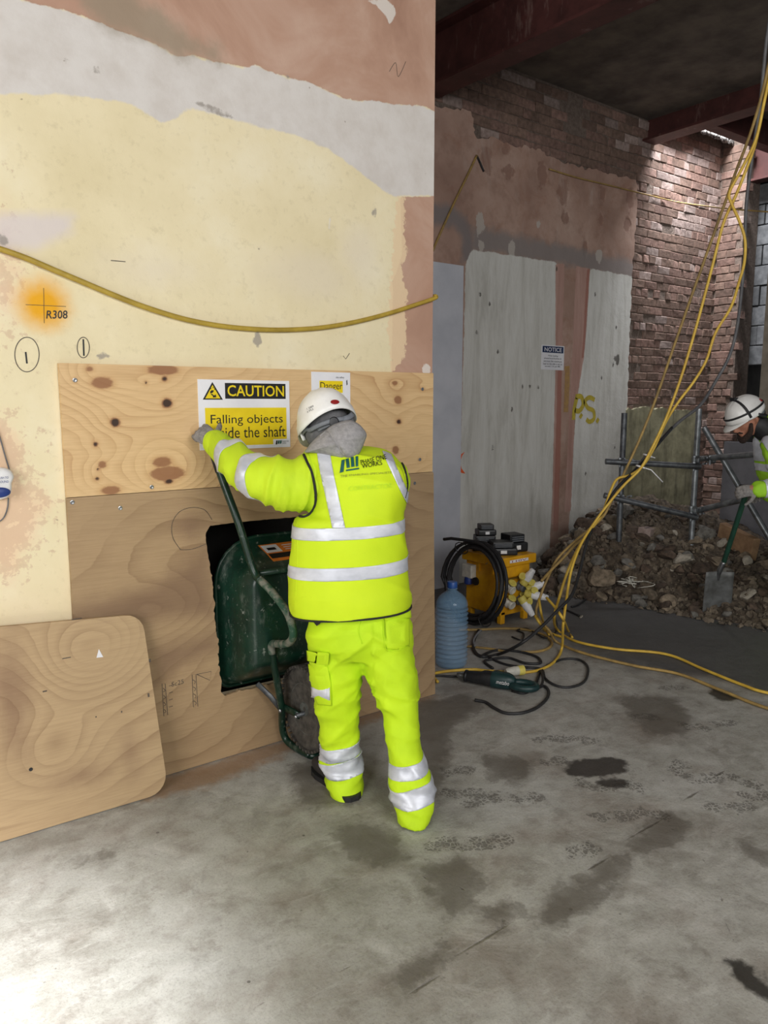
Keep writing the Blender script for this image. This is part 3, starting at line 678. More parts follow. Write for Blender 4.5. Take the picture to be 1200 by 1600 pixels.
bmark([(679, 690), (680, 720), (681, 755)], .05, simple('sign_yellow_spray', lin(222, 196, 40), lin(210, 190, 90), 20, 0.8))
# tall white strip board fixed to the rear wall
xs_ = wb([(660, 410), (722, 416)]); x1_ = xs_[1][0]
strip = MB(); strip.box((3.9, YB - .02, 0.0), (x1_, YB - .002, xs_[1][1])); o = strip.build('lining_board', simple('primed_board', lin(206, 208, 216), lin(190, 193, 202), 3, 0.6)); 
tag(o, 'tall narrow white lining board fixed upright on the rear plaster wall', 'board')

# ---- end wall: brick nib, then dark blockwork broken away at its foot
XE = 8.36
mb = MB(); mb.box((XE, 4.53, 0), (XE + .3, YM, 4.6)); nib = mb.build('wall_end', M['mortar']); nib['kind'] = 'structure'
lay_bricks(nib, 4.6, 4.86, 0.3, 4.38, lambda y, z, j: (XE - .010 + .045 + j * .6, y, z), math.radians(-90), lambda y, z: 4.55 < y < 4.84, 120, skip=.03, weights=(2, 5, .3))
BLK = [simple('block_grey', lin(112, 114, 116), lin(84, 86, 88), 14, 0.92, bump=0.4, bdist=0.008, vary=0.18)]
mb = MB(); mb.prism([(4.62, 2.02), (4.30, 2.02), (3.9, 2.45), (1.2, 4.0), (4.62, 4.0)], 8.75, 8.95, lambda a, b, y: (y, a, b)); blk = mb.build('wall_block', simple('block_joint', lin(70, 70, 70), lin(56, 56, 56), 20, 0.95)); blk['kind'] = 'structure'
bms = []
for i in range(3):
    b_ = MB().box((-.045, -.215, -.105), (.045, .215, .105), ch=.008); me = b_.mesh('block'); me.materials.append(BLK[0]); bms.append(me)
for r_ in range(9):
    for k in range(-1, 9):
        y = 4.45 - k * .44 - (r_ % 2) * .21; z = 2.12 + r_ * .22
        if z > 3.92 or y < 1.3 or y > 4.7: continue
        if z - 2.0 < (4.45 - y) * .8 - .12: continue
        o = bpy.data.objects.new('block', random.choice(bms)); COL.objects.link(o); attach(o, blk); o.location = (8.71 + random.uniform(-.012, .012), y, z)
mb = MB(); mb.box((10.6, -1, 0), (10.8, 5.2, 4.6)); mb.box((8.42, 5.0, 0), (10.8, 5.2, 4.6)); mb.build('wall_far', simple('far_block', lin(66, 64, 62), lin(48, 47, 46), 5, 0.95))['kind'] = 'structure'

# ---- ceiling slabs, steel beams, the open slot with daylight above the brick
M['soffit'] = simple('soffit_concrete', lin(118, 108, 98), lin(84, 76, 70), 3.5, 0.95, bump=0.4, bdist=0.02)
mb = MB(); mb.box((-4, -3.4, 4.38), (6.96, 5.1, 4.56)); mb.box((6.961, -3.4, 4.42), (10.8, 4.16, 4.56)); mb.box((8.55, 4.161, 4.42), (10.8, 5.2, 4.56))
mb.build('ceiling', M['soffit'])['kind'] = 'structure'
t = NT('red_oxide_steel'); n = t.noise(6, 5, 0.65); d_ = t.noise(9, 5, 0.7, t.sc((1, 1, .25)))
c = t.ramp(n, [(0.3, lin(62, 34, 32)), (0.65, lin(88, 50, 47))]); c = t.mix(t.math('MULTIPLY', t.ramp(d_, [(0.6, 0.0), (0.72, 1.0)]), 0.5), c, lin(140, 118, 110)); t.bump(n, 0.2, 0.004)
M['red_steel'] = t.done(c, 0.6, 0.2)
def ibeam(name, a, b, z0, z1, fl_w=0.2, ft=0.022, wt=0.014):
    a = np.array(a, float); b = np.array(b, float); d = b - a; d /= np.linalg.norm(d); s = np.array([d[1], -d[0]])
    root = MB()
    def bar(u0, u1, za, zb, target):
        pts = [a + s * u0, a + s * u1, b + s * u1, b + s * u0]
        target.add([(*p, za) for p in pts] + [(*p, zb) for p in pts], [(0, 1, 2, 3), (7, 6, 5, 4), (0, 4, 5, 1), (1, 5, 6, 2), (2, 6, 7, 3), (3, 7, 4, 0)])
    bar(-wt / 2, wt / 2, z0 + ft, z1 - ft, root); o = root.build(name, M['red_steel']); o['kind'] = 'structure'
    for nm, za, zb in (('bottom_flange', z0, z0 + ft), ('top_flange', z1 - ft, z1)):
        f = MB(); bar(-fl_w / 2, fl_w / 2, za, zb, f); f.build(nm, M['red_steel'], o)
    return o
ibeam('beam', (4.05, 4.79), (4.34, -1.5), 3.95, 4.375, 0.21)
ibeam('beam', (6.96, 4.84), (6.99, -1.5), 4.165, 4.60, 0.2)
ibeam('beam', (7.06, 4.22), (8.5, 4.19), 4.17, 4.50, 0.12)
ibeam('beam', (8.5, 4.62), (8.5, -1.0), 3.98, 4.415, 0.16)
# broken slab edge lit in the slot
mb = MB()
bm = bmesh.new(); bmesh.ops.create_grid(bm, x_segments=60, y_segments=20, size=.5)
for v in bm.verts:
    x, y = v.co.x, v.co.y
    nz = noise.fractal(Vector((x * 14, y * 9, 3.1)), 0.8, 2.0, 4)
    v.co = Vector((7.72 + x * 1.3, 4.70 + (y + .5) * .13 + nz * .012, 4.375 + (y + .5) * .26 + nz * .03))
bmesh.ops.solidify(bm, geom=bm.faces[:], thickness=-.05)
me = bpy.data.meshes.new('slab_edge'); bm.to_mesh(me); bm.free()
o = link('trim_1', me, simple('broken_concrete', lin(190, 188, 184), lin(70, 66, 62), 34, 0.95, bump=0.6, bdist=0.02, lo=.42, hi=.58), None, True); o['kind'] = 'structure'
# pale pier at the very right edge and a grey board in the void
p0 = D(1196, 480, 7.3)
mb = MB(); mb.box((p0[0], p0[1] - .5, 1.2), (p0[0] + .2, p0[1], 3.2)); o = mb.build('trim_2', simple('pale_pier', lin(150, 142, 128), lin(120, 112, 100), 6, 0.9)); o['kind'] = 'structure'

# ================================================================== PLYWOOD HOARDING
def hz(pts, y=YL): return [(PY(x, z, y)[0], PY(x, z, y)[2]) for x, z in pts]
KN = [((160, 598), 16, 9, 0), ((180, 660), 8, 8, 1), ((261, 630), 9, 8, 1), ((255, 578), 24, 8, 0), ((257, 592), 5, 4, 1), ((262, 740), 26, 11, 0), ((253, 722), 14, 8, 0), ((264, 752), 7, 4, 1), ((173, 766), 14, 7, 0),
      ((160, 726), 6, 5, 0), ((152, 748), 4, 3, 1), ((149, 694), 4, 4, 1), ((140, 576), 5, 4, 0), ((117, 594), 2, 2, 1), ((228, 598), 2, 2, 1), ((237, 761), 2, 2, 1), ((153, 733), 2, 2, 1),
      ((622, 625), 6, 6, 0), ((623, 659), 4, 4, 1), ((618, 703), 5, 6, 0), ((617, 599), 4, 4, 0), ((660, 608), 2, 2, 1), ((656, 718), 2, 2, 1)]
knots = []
for (x, y), rx, ry, core in KN:
    c = np.array(hz([(x, y)])[0]); ex = abs(hz([(x + rx, y)])[0][0] - c[0]); ez = abs(hz([(x, y + ry)])[0][1] - c[1]); knots.append((c, ex, ez, core))
def pine_attrs(P):
    g = P[:, 1] * 15 + 1.2 * np.sin(P[:, 0] * 5.2 + 1) + .7 * np.sin(P[:, 0] * 11 + P[:, 1] * 6)
    for c, ex, ez, k in knots:
        s = max(ex, ez); g = g + 2.6 * min(1, s / .03) * np.exp(-((P[:, 0] - c[0]) ** 2 / (2 * (2.6 * s + .03) ** 2) + (P[:, 1] - c[1]) ** 2 / (2 * (1.3 * s + .012) ** 2)))
    kn = union(*[sd_ell(P, c, ex, ez) for c, ex, ez, k in knots]); co = union(*[sd_ell(P, c, ex * .75, ez * .75) for c, ex, ez, k in knots if k])
    return dict(grain=g, knot=kn, halo=kn - .006, core=co)
putp = lambda y0: (lambda a, b, y: (a, y0 + y, b))
X0, X1 = 0.748, 2.568
def screws(parent, pts, y, mat):
    for x, z in pts:
        m = MB(); m.lathe((x, y - .0005, z), [(.0085, 0), (.0085, .0012), (.006, .0018), (.0, .0008)], 12, (0, -1, 0)); m.build('screw', mat, parent)
hp_up = thing('plywood_sheet', (1.66, YL, 1.226), 'pale knotty pine plywood sheet behind the caution sign, upper half of the hoarding', 'plywood sheet')
sheet('face_board', [(X0, 1.2265), (X1, 1.2265), (X1, 1.732), (X0, 1.727)], 0.006, putp(YL), 0.017, M['pine_ply'], pine_attrs, parent=hp_up)
screws(hp_up, hz([(117, 594), (660, 608), (656, 718), (237, 761)]), YL, M['steel'])

def old_attrs(P):
    g = P[:, 1] * 9 + 1.0 * np.sin(P[:, 0] * 3.1) + .8 * np.sin(P[:, 0] * 6 + P[:, 1] * 4) + 3.5 * np.exp(-((P[:, 0] - 1.12) ** 2 / .06 + (P[:, 1] - .72) ** 2 / .02)) + 2 * np.exp(-((P[:, 0] - 2.4) ** 2 / .02 + (P[:, 1] - .6) ** 2 / .1))
    st = union(sd_poly(P, hz([(105, 945), (190, 930), (250, 905), (325, 850), (335, 900), (332, 960), (240, 965), (110, 975)])), sd_ell(P, hz([(300, 822)])[0], .07, .05) + .01, sd_poly(P, hz([(240, 1010), (340, 990), (342, 1010), (240, 1070)])), sd_ell(P, (2.3, .9), .1, .25))
    return dict(grain=g, stain=st)
hp_lo = thing('plywood_sheet', (1.66, YL, 0), 'brown weathered plywood sheet sawn open around the wheelbarrow, lower half of the hoarding', 'plywood sheet')
sheet('face_board', [(X0 - .004, 0.004), (2.603, 0.004), (2.576, 1.224), (X0, 1.224)], 0.010, putp(YL + .001), 0.017, M['old_ply'], old_attrs, holes=[hp], parent=hp_lo)
screws(hp_lo, hz([(188, 794), (648, 755), (113, 785)]), YL + .001, M['steel'])
inkp = lambda a, b: (a, YL - .0006, b)
def pmark(pts, w=.0022, closed=False, sub=5): return ribbon(hz(pts), w, inkp, M['pencil'], hp_lo, 'pencil_mark', closed, sub)
pmark([(282, 859), (270, 840), (269, 818), (280, 800), (300, 793), (320, 797), (331, 812)]); pmark([(282, 859), (300, 858), (322, 850)])
pmark([(253, 1068), (258, 1068), (262, 1117), (256, 1119)], closed=True, sub=0); pmark([(300, 1054), (306, 1054), (309, 1104), (302, 1105)], closed=True, sub=0)
pmark([(306, 1054), (330, 1049), (328, 1063), (308, 1054)], sub=0)
for k, ch in enumerate('1 3 5 2'.split()): pmark([(264, 1072 + k * 11), (270, 1070 + k * 11)], sub=0); pmark([(255 + k * .4, 1075 + k * 11), (258 + k * .4, 1079 + k * 11), (255 + k * .4, 1081 + k * 11)]); pmark([(301 + k * .5, 1062 + k * 11), (305 + k * .5, 1065 + k * 11), (303 + k * .5, 1069 + k * 11)])
q = hz([(268, 1073), (287, 1068), (287, 1061), (268, 1066)])
text_mesh('Sc25', quad(*[inkp(*a) for a in q]), M['pencil'], hp_lo, 'pencil_lettering')

# loose sheet with rounded corners leaning on the wall
bx0, bx1, bzt = -0.35, 1.026, 0.792
def lean(a, b, y):      # foot stands forward, head rests on the hoarding
    s = b / bzt; foot = 2.868 - .018 * np.clip((a - .4) / .6, -1, 1)
    return (a + .012 * (1 - s) * 0, foot + (2.962 - foot) * s + y - .0, b)
rad = .075; outl = [(bx0, .004), (bx1 - .012 - rad, .004)] + [(bx1 + .012 - rad + rad * math.sin(k * .314), .004 + rad - rad * math.cos(k * .314)) for k in range(6)] + [(bx1 - .02 - rad + rad * math.cos(k * .314), bzt - .05 - rad + rad * math.sin(k * .314)) for k in range(6)] + [(.48, .776), (bx0, .81)]
def loose_attrs(P):
    g = P[:, 1] * 10 + 1.2 * np.sin(P[:, 0] * 3) + 5.5 * np.exp(-((P[:, 0] - .80) ** 2 / .035 + (P[:, 1] - .62) ** 2 / .02)) + 3 * np.exp(-((P[:, 0] - .62) ** 2 / .02 + (P[:, 1] - .28) ** 2 / .015)) - 3 * np.exp(-((P[:, 0] - .45) ** 2 / .03 + (P[:, 1] - .5) ** 2 / .05))
    st = union(sd_ell(P, (.50, .52), .045, .16), sd_ell(P, (.72, .16), .09, .03) + .02, sd_ell(P, (.9, .2), .02, .05) + .01)
    return dict(grain=g, stain=st)
lb = sheet('loose_plywood', outl, 0.012, lean, 0.015, M['loose_ply'], loose_attrs)
tag(lb, 'loose tan plywood sheet with rounded corners leaning against the hoarding by the floor', 'plywood sheet')
def on_board(px, py):
    p = PY(px, py, 2.92); 
    for _ in range(6):
        y = lean(p[0], p[2], 0)[1]; p = PY(px, py, y)
    return p[0], p[2]
a, b = on_board(155, 1022)
mb = MB(); tri = [(a - .012, b - .012), (a + .014, b - .014), (a, b + .02)]; mb.add([lean(x, z, -.001) for x, z in tri], [(0, 1, 2)]); mb.build('paper_scrap', M['white_sign'], lb)
for px, py, w, h_ in ((120, 967, 14, 1.5), (104, 1028, 12, 1.5), (70, 1080, 6, 2), (190, 1112, 2, 3), (48, 1202, 3, 3), (232, 1086, 3, 6), (234, 1032, 3, 5), (150, 1120, 2, 2)):
    a, b = on_board(px, py); s = .0026; mb = MB(); mb.add([lean(a - w * s / 2, b - h_ * s / 2, -.0008), lean(a + w * s / 2, b - h_ * s / 2, -.0008), lean(a + w * s / 2, b + h_ * s / 2, -.0008), lean(a - w * s / 2, b + h_ * s / 2, -.0008)], [(0, 1, 2, 3)])
    mb.build('scratch_mark', M['pencil'], lb)
a, b = on_board(48, 1202)
mb = MB(); mb.lathe(lean(a, b, -.001), [(.007, 0), (.007, .001), (.004, .0015), (0, .0006)], 10, (0, -1, .1)); mb.build('screw', M['black_plastic'], lb)

# ================================================================== SIGNS
def sign_board(name, x0, z0, x1, z1, y, mat, label, cat='sign', thick=.003, warp=None):
    r = thing(name, ((x0 + x1) / 2, y, z0), label, cat)
    W, Hh = x1 - x0, z1 - z0
    mb = MB(); mb.box((x0, y - thick, z0), (x1, y, z1)); mb.build('board', mat, r)
    yy = y - thick
    def rc(u0, v0, u1, v1, m, nm='printed_block', k=1):
        mb = MB(); e = .0004 * k; mb.box((x0 + W * u0, yy - e, z0 + Hh * v0), (x0 + W * u1, yy - e * .2, z0 + Hh * v1)); return mb.build(nm, m, r)
    def tx(s, u0, v0, u1, v1, m, k=2, bold=0.0, nm='lettering'):
        return text_mesh(s, rect_y(x0 + W * u0, z0 + Hh * v0, x0 + W * u1, z0 + Hh * v1, yy - .0004 * k - .0002), m, r, nm, bold)
    def pg(uv, m, k=2, nm='symbol'):
        mb = MB(); mb.prism([(x0 + W * u, z0 + Hh * v) for u, v in uv], yy - .0004 * k - .0002, yy - .0004 * k); return mb.build(nm, m, r)
    return r, rc, tx, pg
r, rc, tx, pg = sign_board('caution_sign', 1.287, 1.385, 1.719, 1.678, YL, M['white_sign'], 'white and yellow caution sign about falling objects, screwed to the pine plywood')
rc(.28, .73, .955, .955, M['black_ink']); tx('CAUTION', .305, .765, .935, .925, M['sign_yellow'], 3, .012)
pg([(.045, .715), (.255, .715), (.15, .965)], M['black_ink'], 1); pg([(.072, .733), (.228, .733), (.15, .922)], M['sign_yellow'], 2)
for q in ([(.125, .80), (.15, .815), (.165, .845), (.14, .85), (.122, .83)], [(.15, .745), (.185, .75), (.18, .79), (.162, .775), (.14, .80), (.128, .79), (.15, .768)], [(.165, .86), (.178, .852), (.182, .87), (.17, .876)], [(.12, .86), (.138, .868), (.13, .882)], [(.15, .88), (.16, .876), (.158, .9)]):
    pg(q, M['black_ink'], 4)
rc(.065, .05, .96, .60, M['sign_yellow']); tx('Falling objects', .12, .335, .915, .50, M['black_ink'], 2); tx('inside the shaft', .12, .16, .945, .325, M['black_ink'], 2)
rc(.80, .03, .985, .125, M['white_sign'], 'logo_patch', 2)
for k in range(3): pg([(.825 + k * .024, .045 if k == 0 else .055), (.843 + k * .024, .045 if k == 0 else .055), (.850 + k * .024, .105), (.832 + k * .024, .105)], M['black_ink'] if k == 0 else M['logo_green'], 5, 'logo')
tx('PHASE ONE', .905, .08, .98, .10, M['grey_ink'], 4); tx('WORKS', .905, .05, .95, .07, M['grey_ink'], 4)
r, rc, tx, pg = sign_board('danger_notice', 1.836, 1.45, 2.050, 1.722, YL, M['white_sign'], 'white paper danger notice with a yellow word, half hidden by the white helmet', 'sign', .0015)
rc(.2, .655, .80, .855, M['sign_yellow']); tx('Danger', .22, .675, .79, .83, M['black_ink'], 2); tx('site safety', .62, .89, .84, .935, M['grey_ink'], 2); pg([(.9, .78), (.93, .8), (.92, .88), (.89, .86)], M['grey_ink'], 1, 'smudge')
nx0, nz0 = PY(845, 578, YB - .001)[0], PY(845, 577, YB - .001)[2]; nx1, nz1 = PY(881.5, 541, YB - .001)[0], PY(881, 541, YB - .001)[2]
r, rc, tx, pg = sign_board('notice_sign', nx0, nz0 - .002, nx1, nz1, YB - .001, M['white_sign'], 'small white notice sign with a blue header on the rear plaster wall', 'sign', .003)
rc(.04, .70, .96, .96, M['navy_ink']); tx('NOTICE', .12, .745, .88, .915, M['white_sign'], 3, .014)
for k, s in enumerate(('When loading', 'plasterboard/pallets &', 'services the maximum', 'load on the slab is not to', 'exceed 1.5t per M2')):
    w = (.44, .76, .8, .84, .68)[k]; tx(s, .5 - w / 2, .53 - k * .108, .5 + w / 2, .61 - k * .108, M['grey_ink'], 1, .012)

# ================================================================== WHITE SENSOR UNIT on the partition, cord
r = thing('sounder_unit', (.52, YW, 1.30), 'white rounded alarm unit with a blue button and cord on the cream wall', 'alarm')
sx0 = PY(20, 755, YW - .03)[0]; sz = PY(10, 755, YW - .03)[2]
cx = sx0 - .062
mb = MB()
ol = []
for k in range(32):
    t_ = 2 * math.pi * k / 32; ol.append((.062 * np.sign(math.cos(t_)) * abs(math.cos(t_)) ** .62, .058 * np.sign(math.sin(t_)) * abs(math.sin(t_)) ** .62))
for dpt, s in ((0, .94), (.012, 1.0), (.03, 1.0), (.042, .93), (.048, .8)):
    mb.v += [(cx + a * s + (.006 if b > 0 else -.004) , YW - .002 - dpt, sz + b * s) for a, b in ol]
for i in range(4):
    for j in range(32): mb.f.append((i * 32 + j, i * 32 + (j + 1) % 32, (i + 1) * 32 + (j + 1) % 32, (i + 1) * 32 + j))
mb.f += [tuple(range(32)), tuple(range(128, 160))[::-1]]
mb.build('casing', M['white_plastic'], r, True)
mb = MB(); mb.lathe((cx + .012, YW - .048, sz - .03), [(.030, -.002), (.030, .003), (.026, .006), (.0, .007)], 20, (0, -1, 0), 1.25, .62); mb.build('button', M['blue_plastic'], r, True)
text_mesh('PUSH TO', rect_y(cx + .012, sz + .018, cx + .045, sz + .026, YW - .0515), M['blue_plastic'], r); text_mesh('SOUND', rect_y(cx + .014, sz + .004, cx + .045, sz + .012, YW - .0515), M['blue_plastic'], r)
mb = MB(); mb.tube([tuple(PY(x, y, YW - .006)) for x, y in ((-6, 668), (0, 684), (8, 712), (15, 735), (17, 742))], .0025, 6, sub=4); mb.build('cord', M['cable_grey'], r, True)
mb = MB(); mb.tube([tuple(PY(x, y, YW - .006)) for x, y in ((13, 778), (12, 792), (8, 805), (2, 813), (-8, 818))], .0025, 6, sub=4); mb.build('cord', M['cable_grey'], r, True)

# ================================================================== CABLES
def cable(label, pts, r, mat, group=None, sub=7, seg=8, name='cable', parent=None):
    mb = MB(); mb.tube(pts, r, seg, sub=sub); o = mb.build(name, mat, parent, True)
    if parent is None: tag(o, label, 'cable', group)
    return o
wp = [(-420, 250), (-240, 300), (-60, 370), (-20, 384), (0, 389), (40, 403), (80, 420), (130, 441), (180, 462), (230, 481), (290, 499), (350, 510), (410, 515), (460, 515), (510, 511), (560, 502), (610, 489), (650, 476), (679, 466)]
cb = [tuple(PY(x, y, YW - .012)) for x, y in wp]
cb += [(2.59, YW - .004, cb[-1][2] + .012), (2.594, YW + .06, cb[-1][2] + .02), (2.592, YW + .5, cb[-1][2] + .1)]
cable('thick yellow cable sagging across the plastered partition above the plywood', cb, .0105, M['cable_wall'])
# bits on the rear wall
cable('thin yellow cable running slantwise up the rear plaster behind the partition edge', [tuple(PY(x, y, YB - .012)) for x, y in ((676, 392), (690, 360), (712, 312), (730, 275), (745, 243))], .010, M['cable_old'], sub=4)
cable('short dark cable end hanging from a nail on the rear plaster', [tuple(PY(x, y, YB - .01)) for x, y in ((745, 243), (750, 254), (756, 268))], .008, M['cable_black'], sub=4)
cable('thin yellow line strung level across the brick towards the blockwork', [tuple(PY(x, y, YB - .012)) for x, y in ((858, 264), (900, 277), (950, 289), (998, 301))] + [tuple(PY(1055, 315, YB - .05)), tuple(D(1110, 323, 7.6)), tuple(D(1160, 328, 7.2)), tuple(D(1215, 332, 6.9))], .007, M['cable_old'], sub=4)
# bundle dropping from the ceiling to the transformer
def cd(pts): return [tuple(D(x, y, d)) for x, y, d in pts]
cable('left slack yellow cable of the hanging bundle, slanting from ceiling to transformer', cd([(1222, 40, 4.6), (1204, 90, 4.65), (1190, 150, 4.7), (1172, 210, 4.75), (1150, 268, 4.8), (1136, 308, 4.85), (1108, 386, 4.95), (1078, 470, 5.0), (1050, 550, 5.05), (1024, 625, 5.1), (998, 690, 5.1), (975, 740, 5.1), (952, 790, 5.1), (938, 812, 5.08), (905, 840, 5.0), (872, 872, 4.95), (855, 905, 4.9), (845, 930, 4.88), (838, 960, 4.85), (858, 985, 4.75)]) + [tuple(G(870, 1003, .012)), tuple(G(910, 1020, .012)), tuple(G(990, 1040, .012)), tuple(G(1060, 1053, .012)), tuple(G(1130, 1080, .012)), tuple(G(1210, 1110, .012)), tuple(G(1400, 1160, .012)), tuple(G(1700, 1200, .012))], .0088, M['cable_old'])
cable('middle bright yellow cable of the hanging bundle, running straight down to the floor', cd([(1228, 40, 4.55), (1208, 92, 4.6), (1194, 160, 4.62), (1180, 225, 4.65), (1164, 270, 4.7), (1150, 305, 4.72), (1130, 350, 4.76), (1112, 420, 4.8), (1088, 510, 4.85), (1064, 590, 4.88), (1040, 655, 4.9), (1016, 705, 4.9), (1000, 733, 4.9), (975, 758, 4.9), (950, 788, 4.9), (930, 815, 4.88), (908, 850, 4.8), (893, 890, 4.7), (886, 930, 4.6), (880, 975, 4.5)]) + [tuple(G(878, 1012, .03)), tuple(G(868, 1032, .012)), tuple(G(850, 1044, .012)), tuple(G(826, 1050, .012)), tuple(G(790, 1050, .012)), tuple(G(760, 1048, .012)), tuple(G(735, 1046, .012)), tuple(G(680, 1052, .012)), (2.72, 3.1, .012)], .0088, M['cable_yellow'])
cable('right yellow cable of the hanging bundle, bowed outward in an S', cd([(1232, 30, 4.5), (1212, 85, 4.55), (1196, 150, 4.58), (1182, 215, 4.62), (1160, 262, 4.68), (1140, 300, 4.72), (1143, 318, 4.72), (1155, 345, 4.7), (1164, 375, 4.7), (1163, 410, 4.72), (1155, 440, 4.75), (1142, 480, 4.8), (1118, 520, 4.85), (1104, 562, 4.88), (1085, 595, 4.9), (1060, 628, 4.92), (1040, 660, 4.95), (1022, 700, 4.97), (1004, 728, 4.97), (985, 742, 5.0), (965, 748, 5.0), (955, 765, 4.97), (942, 800, 4.93), (932, 816, 4.9), (910, 845, 4.85), (890, 885, 4.78), (875, 930, 4.72), (866, 965, 4.65)]) + [tuple(G(872, 985, .012)), tuple(G(900, 1002, .012)), tuple(G(960, 1014, .012)), tuple(G(1040, 1022, .012)), tuple(G(1100, 1046, .012)), tuple(G(1160, 1070, .012)), tuple(G(1210, 1085, .012)), tuple(G(1400, 1120, .012)), tuple(G(1700, 1140, .012))], .0088, M['cable_yellow'])
cable('thick grey cable hanging from the ceiling and bowing to the brick', cd([(1212, -20, 5.2), (1198, 60, 5.3), (1188, 160, 5.4), (1176, 240, 5.5), (1166, 320, 5.55), (1163, 400, 5.6), (1157, 470, 5.65), (1150, 520, 5.7), (1138, 560, 5.7), (1118, 596, 5.7), (1095, 632, 5.6), (1060, 660, 5.4), (1030, 690, 5.2), (1010, 712, 5.1), (990, 738, 5.05)]), .0115, M['cable_grey'])
cable('black cable strapped along the hanging yellow bundle down to the coil', cd([(1050, 668, 5.2), (1025, 698, 5.1), (1008, 718, 5.05), (985, 742, 5.0), (962, 765, 4.96), (945, 795, 4.92), (928, 820, 4.9), (916, 850, 4.8), (905, 895, 4.65), (893, 930, 4.5), (870, 955, 4.4), (840, 985, 4.3), (810, 1008, 4.25)]) + [tuple(G(780, 1022, .014)), tuple(G(755, 1026, .012)), tuple(G(742, 1018, .012)), tuple(G(740, 1003, .012)), tuple(G(748, 985, .012))], .0098, M['cable_black'])
for (a, b_, d_, lab) in (((1001, 725), (997, 734), 4.93, 'upper white cable tie on the hanging cable bundle, with a long tail'), ((1012, 708), (1008, 716), 5.02, 'small white cable tie wrapped around the bundle just above another')):
    c = np.array(D((a[0] + b_[0]) / 2 + 2, (a[1] + b_[1]) / 2, d_)); ax = np.array(D(a[0] + 4, a[1] - 6, d_)) - c; ax /= np.linalg.norm(ax)
    mb = MB(); e1 = np.cross(ax, FW); e1 /= np.linalg.norm(e1); e2 = np.cross(ax, e1)
    mb.tube([tuple(c + (e1 * math.cos(k * .628) * .028 + e2 * math.sin(k * .628) * .03)) for k in range(10)], .006, 6, True)
    mb.tube([tuple(c + e1 * .028), tuple(c + RT * .07 - UP * .02), tuple(c + RT * .15 - UP * .10)] if 'upper' in lab else [tuple(c + e1 * .028), tuple(c + RT * .05 - UP * .015)], .004, 5)
    tag(mb.build('cable_tie', M['white_plastic'], None, True), lab, 'cable tie')
# floor tangle
def gc(pts, z=.009): return [tuple(G(x, y, z)) for x, y in pts]
cable('black cable looping in a wide heart shape on the floor right of the saw', gc([(842, 1050), (855, 1040), (880, 1030), (905, 1031), (918, 1042), (916, 1060), (905, 1070), (885, 1074), (866, 1070), (852, 1060), (848, 1048), (840, 1044), (815, 1042), (790, 1038), (770, 1030), (758, 1022)]), .0075, M['cable_black'])
cable('black saw lead curling on the floor in front of the saw', gc([(836, 1076), (846, 1070), (848, 1058)], .03) + gc([(844, 1048), (838, 1066), (826, 1080), (815, 1083), (800, 1079)]), .0075, M['cable_black'])
cable('black cable loop lying nearest the camera below the saw', gc([(838, 1076), (850, 1072), (857, 1080), (854, 1092), (838, 1106), (815, 1114), (790, 1114), (772, 1106), (758, 1097), (742, 1094)]), .0085, M['cable_black'])
cable('black cable curl tangled on the floor behind the saw', gc([(750, 1026), (775, 1016), (810, 1018), (838, 1026), (844, 1036), (820, 1036), (795, 1028), (768, 1030), (757, 1034), (770, 1044)]), .0085, M['cable_black'])
cable('thin black wire squiggle on the floor below the yellow transformer', gc([(800, 995), (815, 1000), (818, 990), (808, 985), (822, 982), (838, 990), (852, 997), (866, 990), (870, 975), (866, 962)]), .006, M['cable_black'])
cable('short yellow cable crossing the floor behind the water bottle', gc([(716, 984), (745, 984), (790, 982), (822, 984), (850, 992), (862, 1003), (858, 1012), (840, 1018), (815, 1019)]), .009, M['cable_old'])
cable('yellow cable running behind the bottle across the concrete', gc([(725, 1009), (750, 1012), (768, 1014), (790, 1018)]), .008, M['cable_old'])
cable('yellow lead falling from the right hand plug towards the floor pile', cd([(854, 934, 4.62), (868, 950, 4.5), (880, 968, 4.45)]) + gc([(888, 986), (894, 996)]), .0085, M['cable_yellow'])
cable('yellow lead falling steeply from the lowest plug', cd([(836, 962, 4.7), (844, 975, 4.68)]) + gc([(852, 985), (862, 990), (880, 996)]), .0085, M['cable_yellow'])
cable('yellow lead dropping straight from the centre socket', cd([(842, 936, 4.8), (846, 960, 4.75)]) + gc([(851, 980), (858, 992)]), .0085, M['cable_yellow'])
cable('brown tinted yellow lead rising from the upper plug to the bundle', cd([(846, 908, 4.75), (862, 890, 4.85), (880, 872, 4.9), (900, 850, 4.95), (912, 842, 5.0)]), .0095, M['cable_old'])
cable('black cable lying out across the dark floor beside the rubble', gc([(893, 948), (905, 944), (925, 928), (935, 915)]), .008, M['cable_black'])
cable('stub of black lead ending by a pale stone on the floor', gc([(878, 950), (890, 955), (905, 962)]), .0075, M['cable_black'])
cable('white tagged cable end sticking up behind the bottle', cd([(742, 1010, 4.55), (740, 1000, 4.6), (746, 990, 4.65), (752, 985, 4.68)]), .007, M['cable_grey'])
cable('dark cable emerging from behind the hoarding towards the saw', gc([(670, 1056), (690, 1056), (705, 1057), (716, 1057)], .012), .007, M['cable_black'])

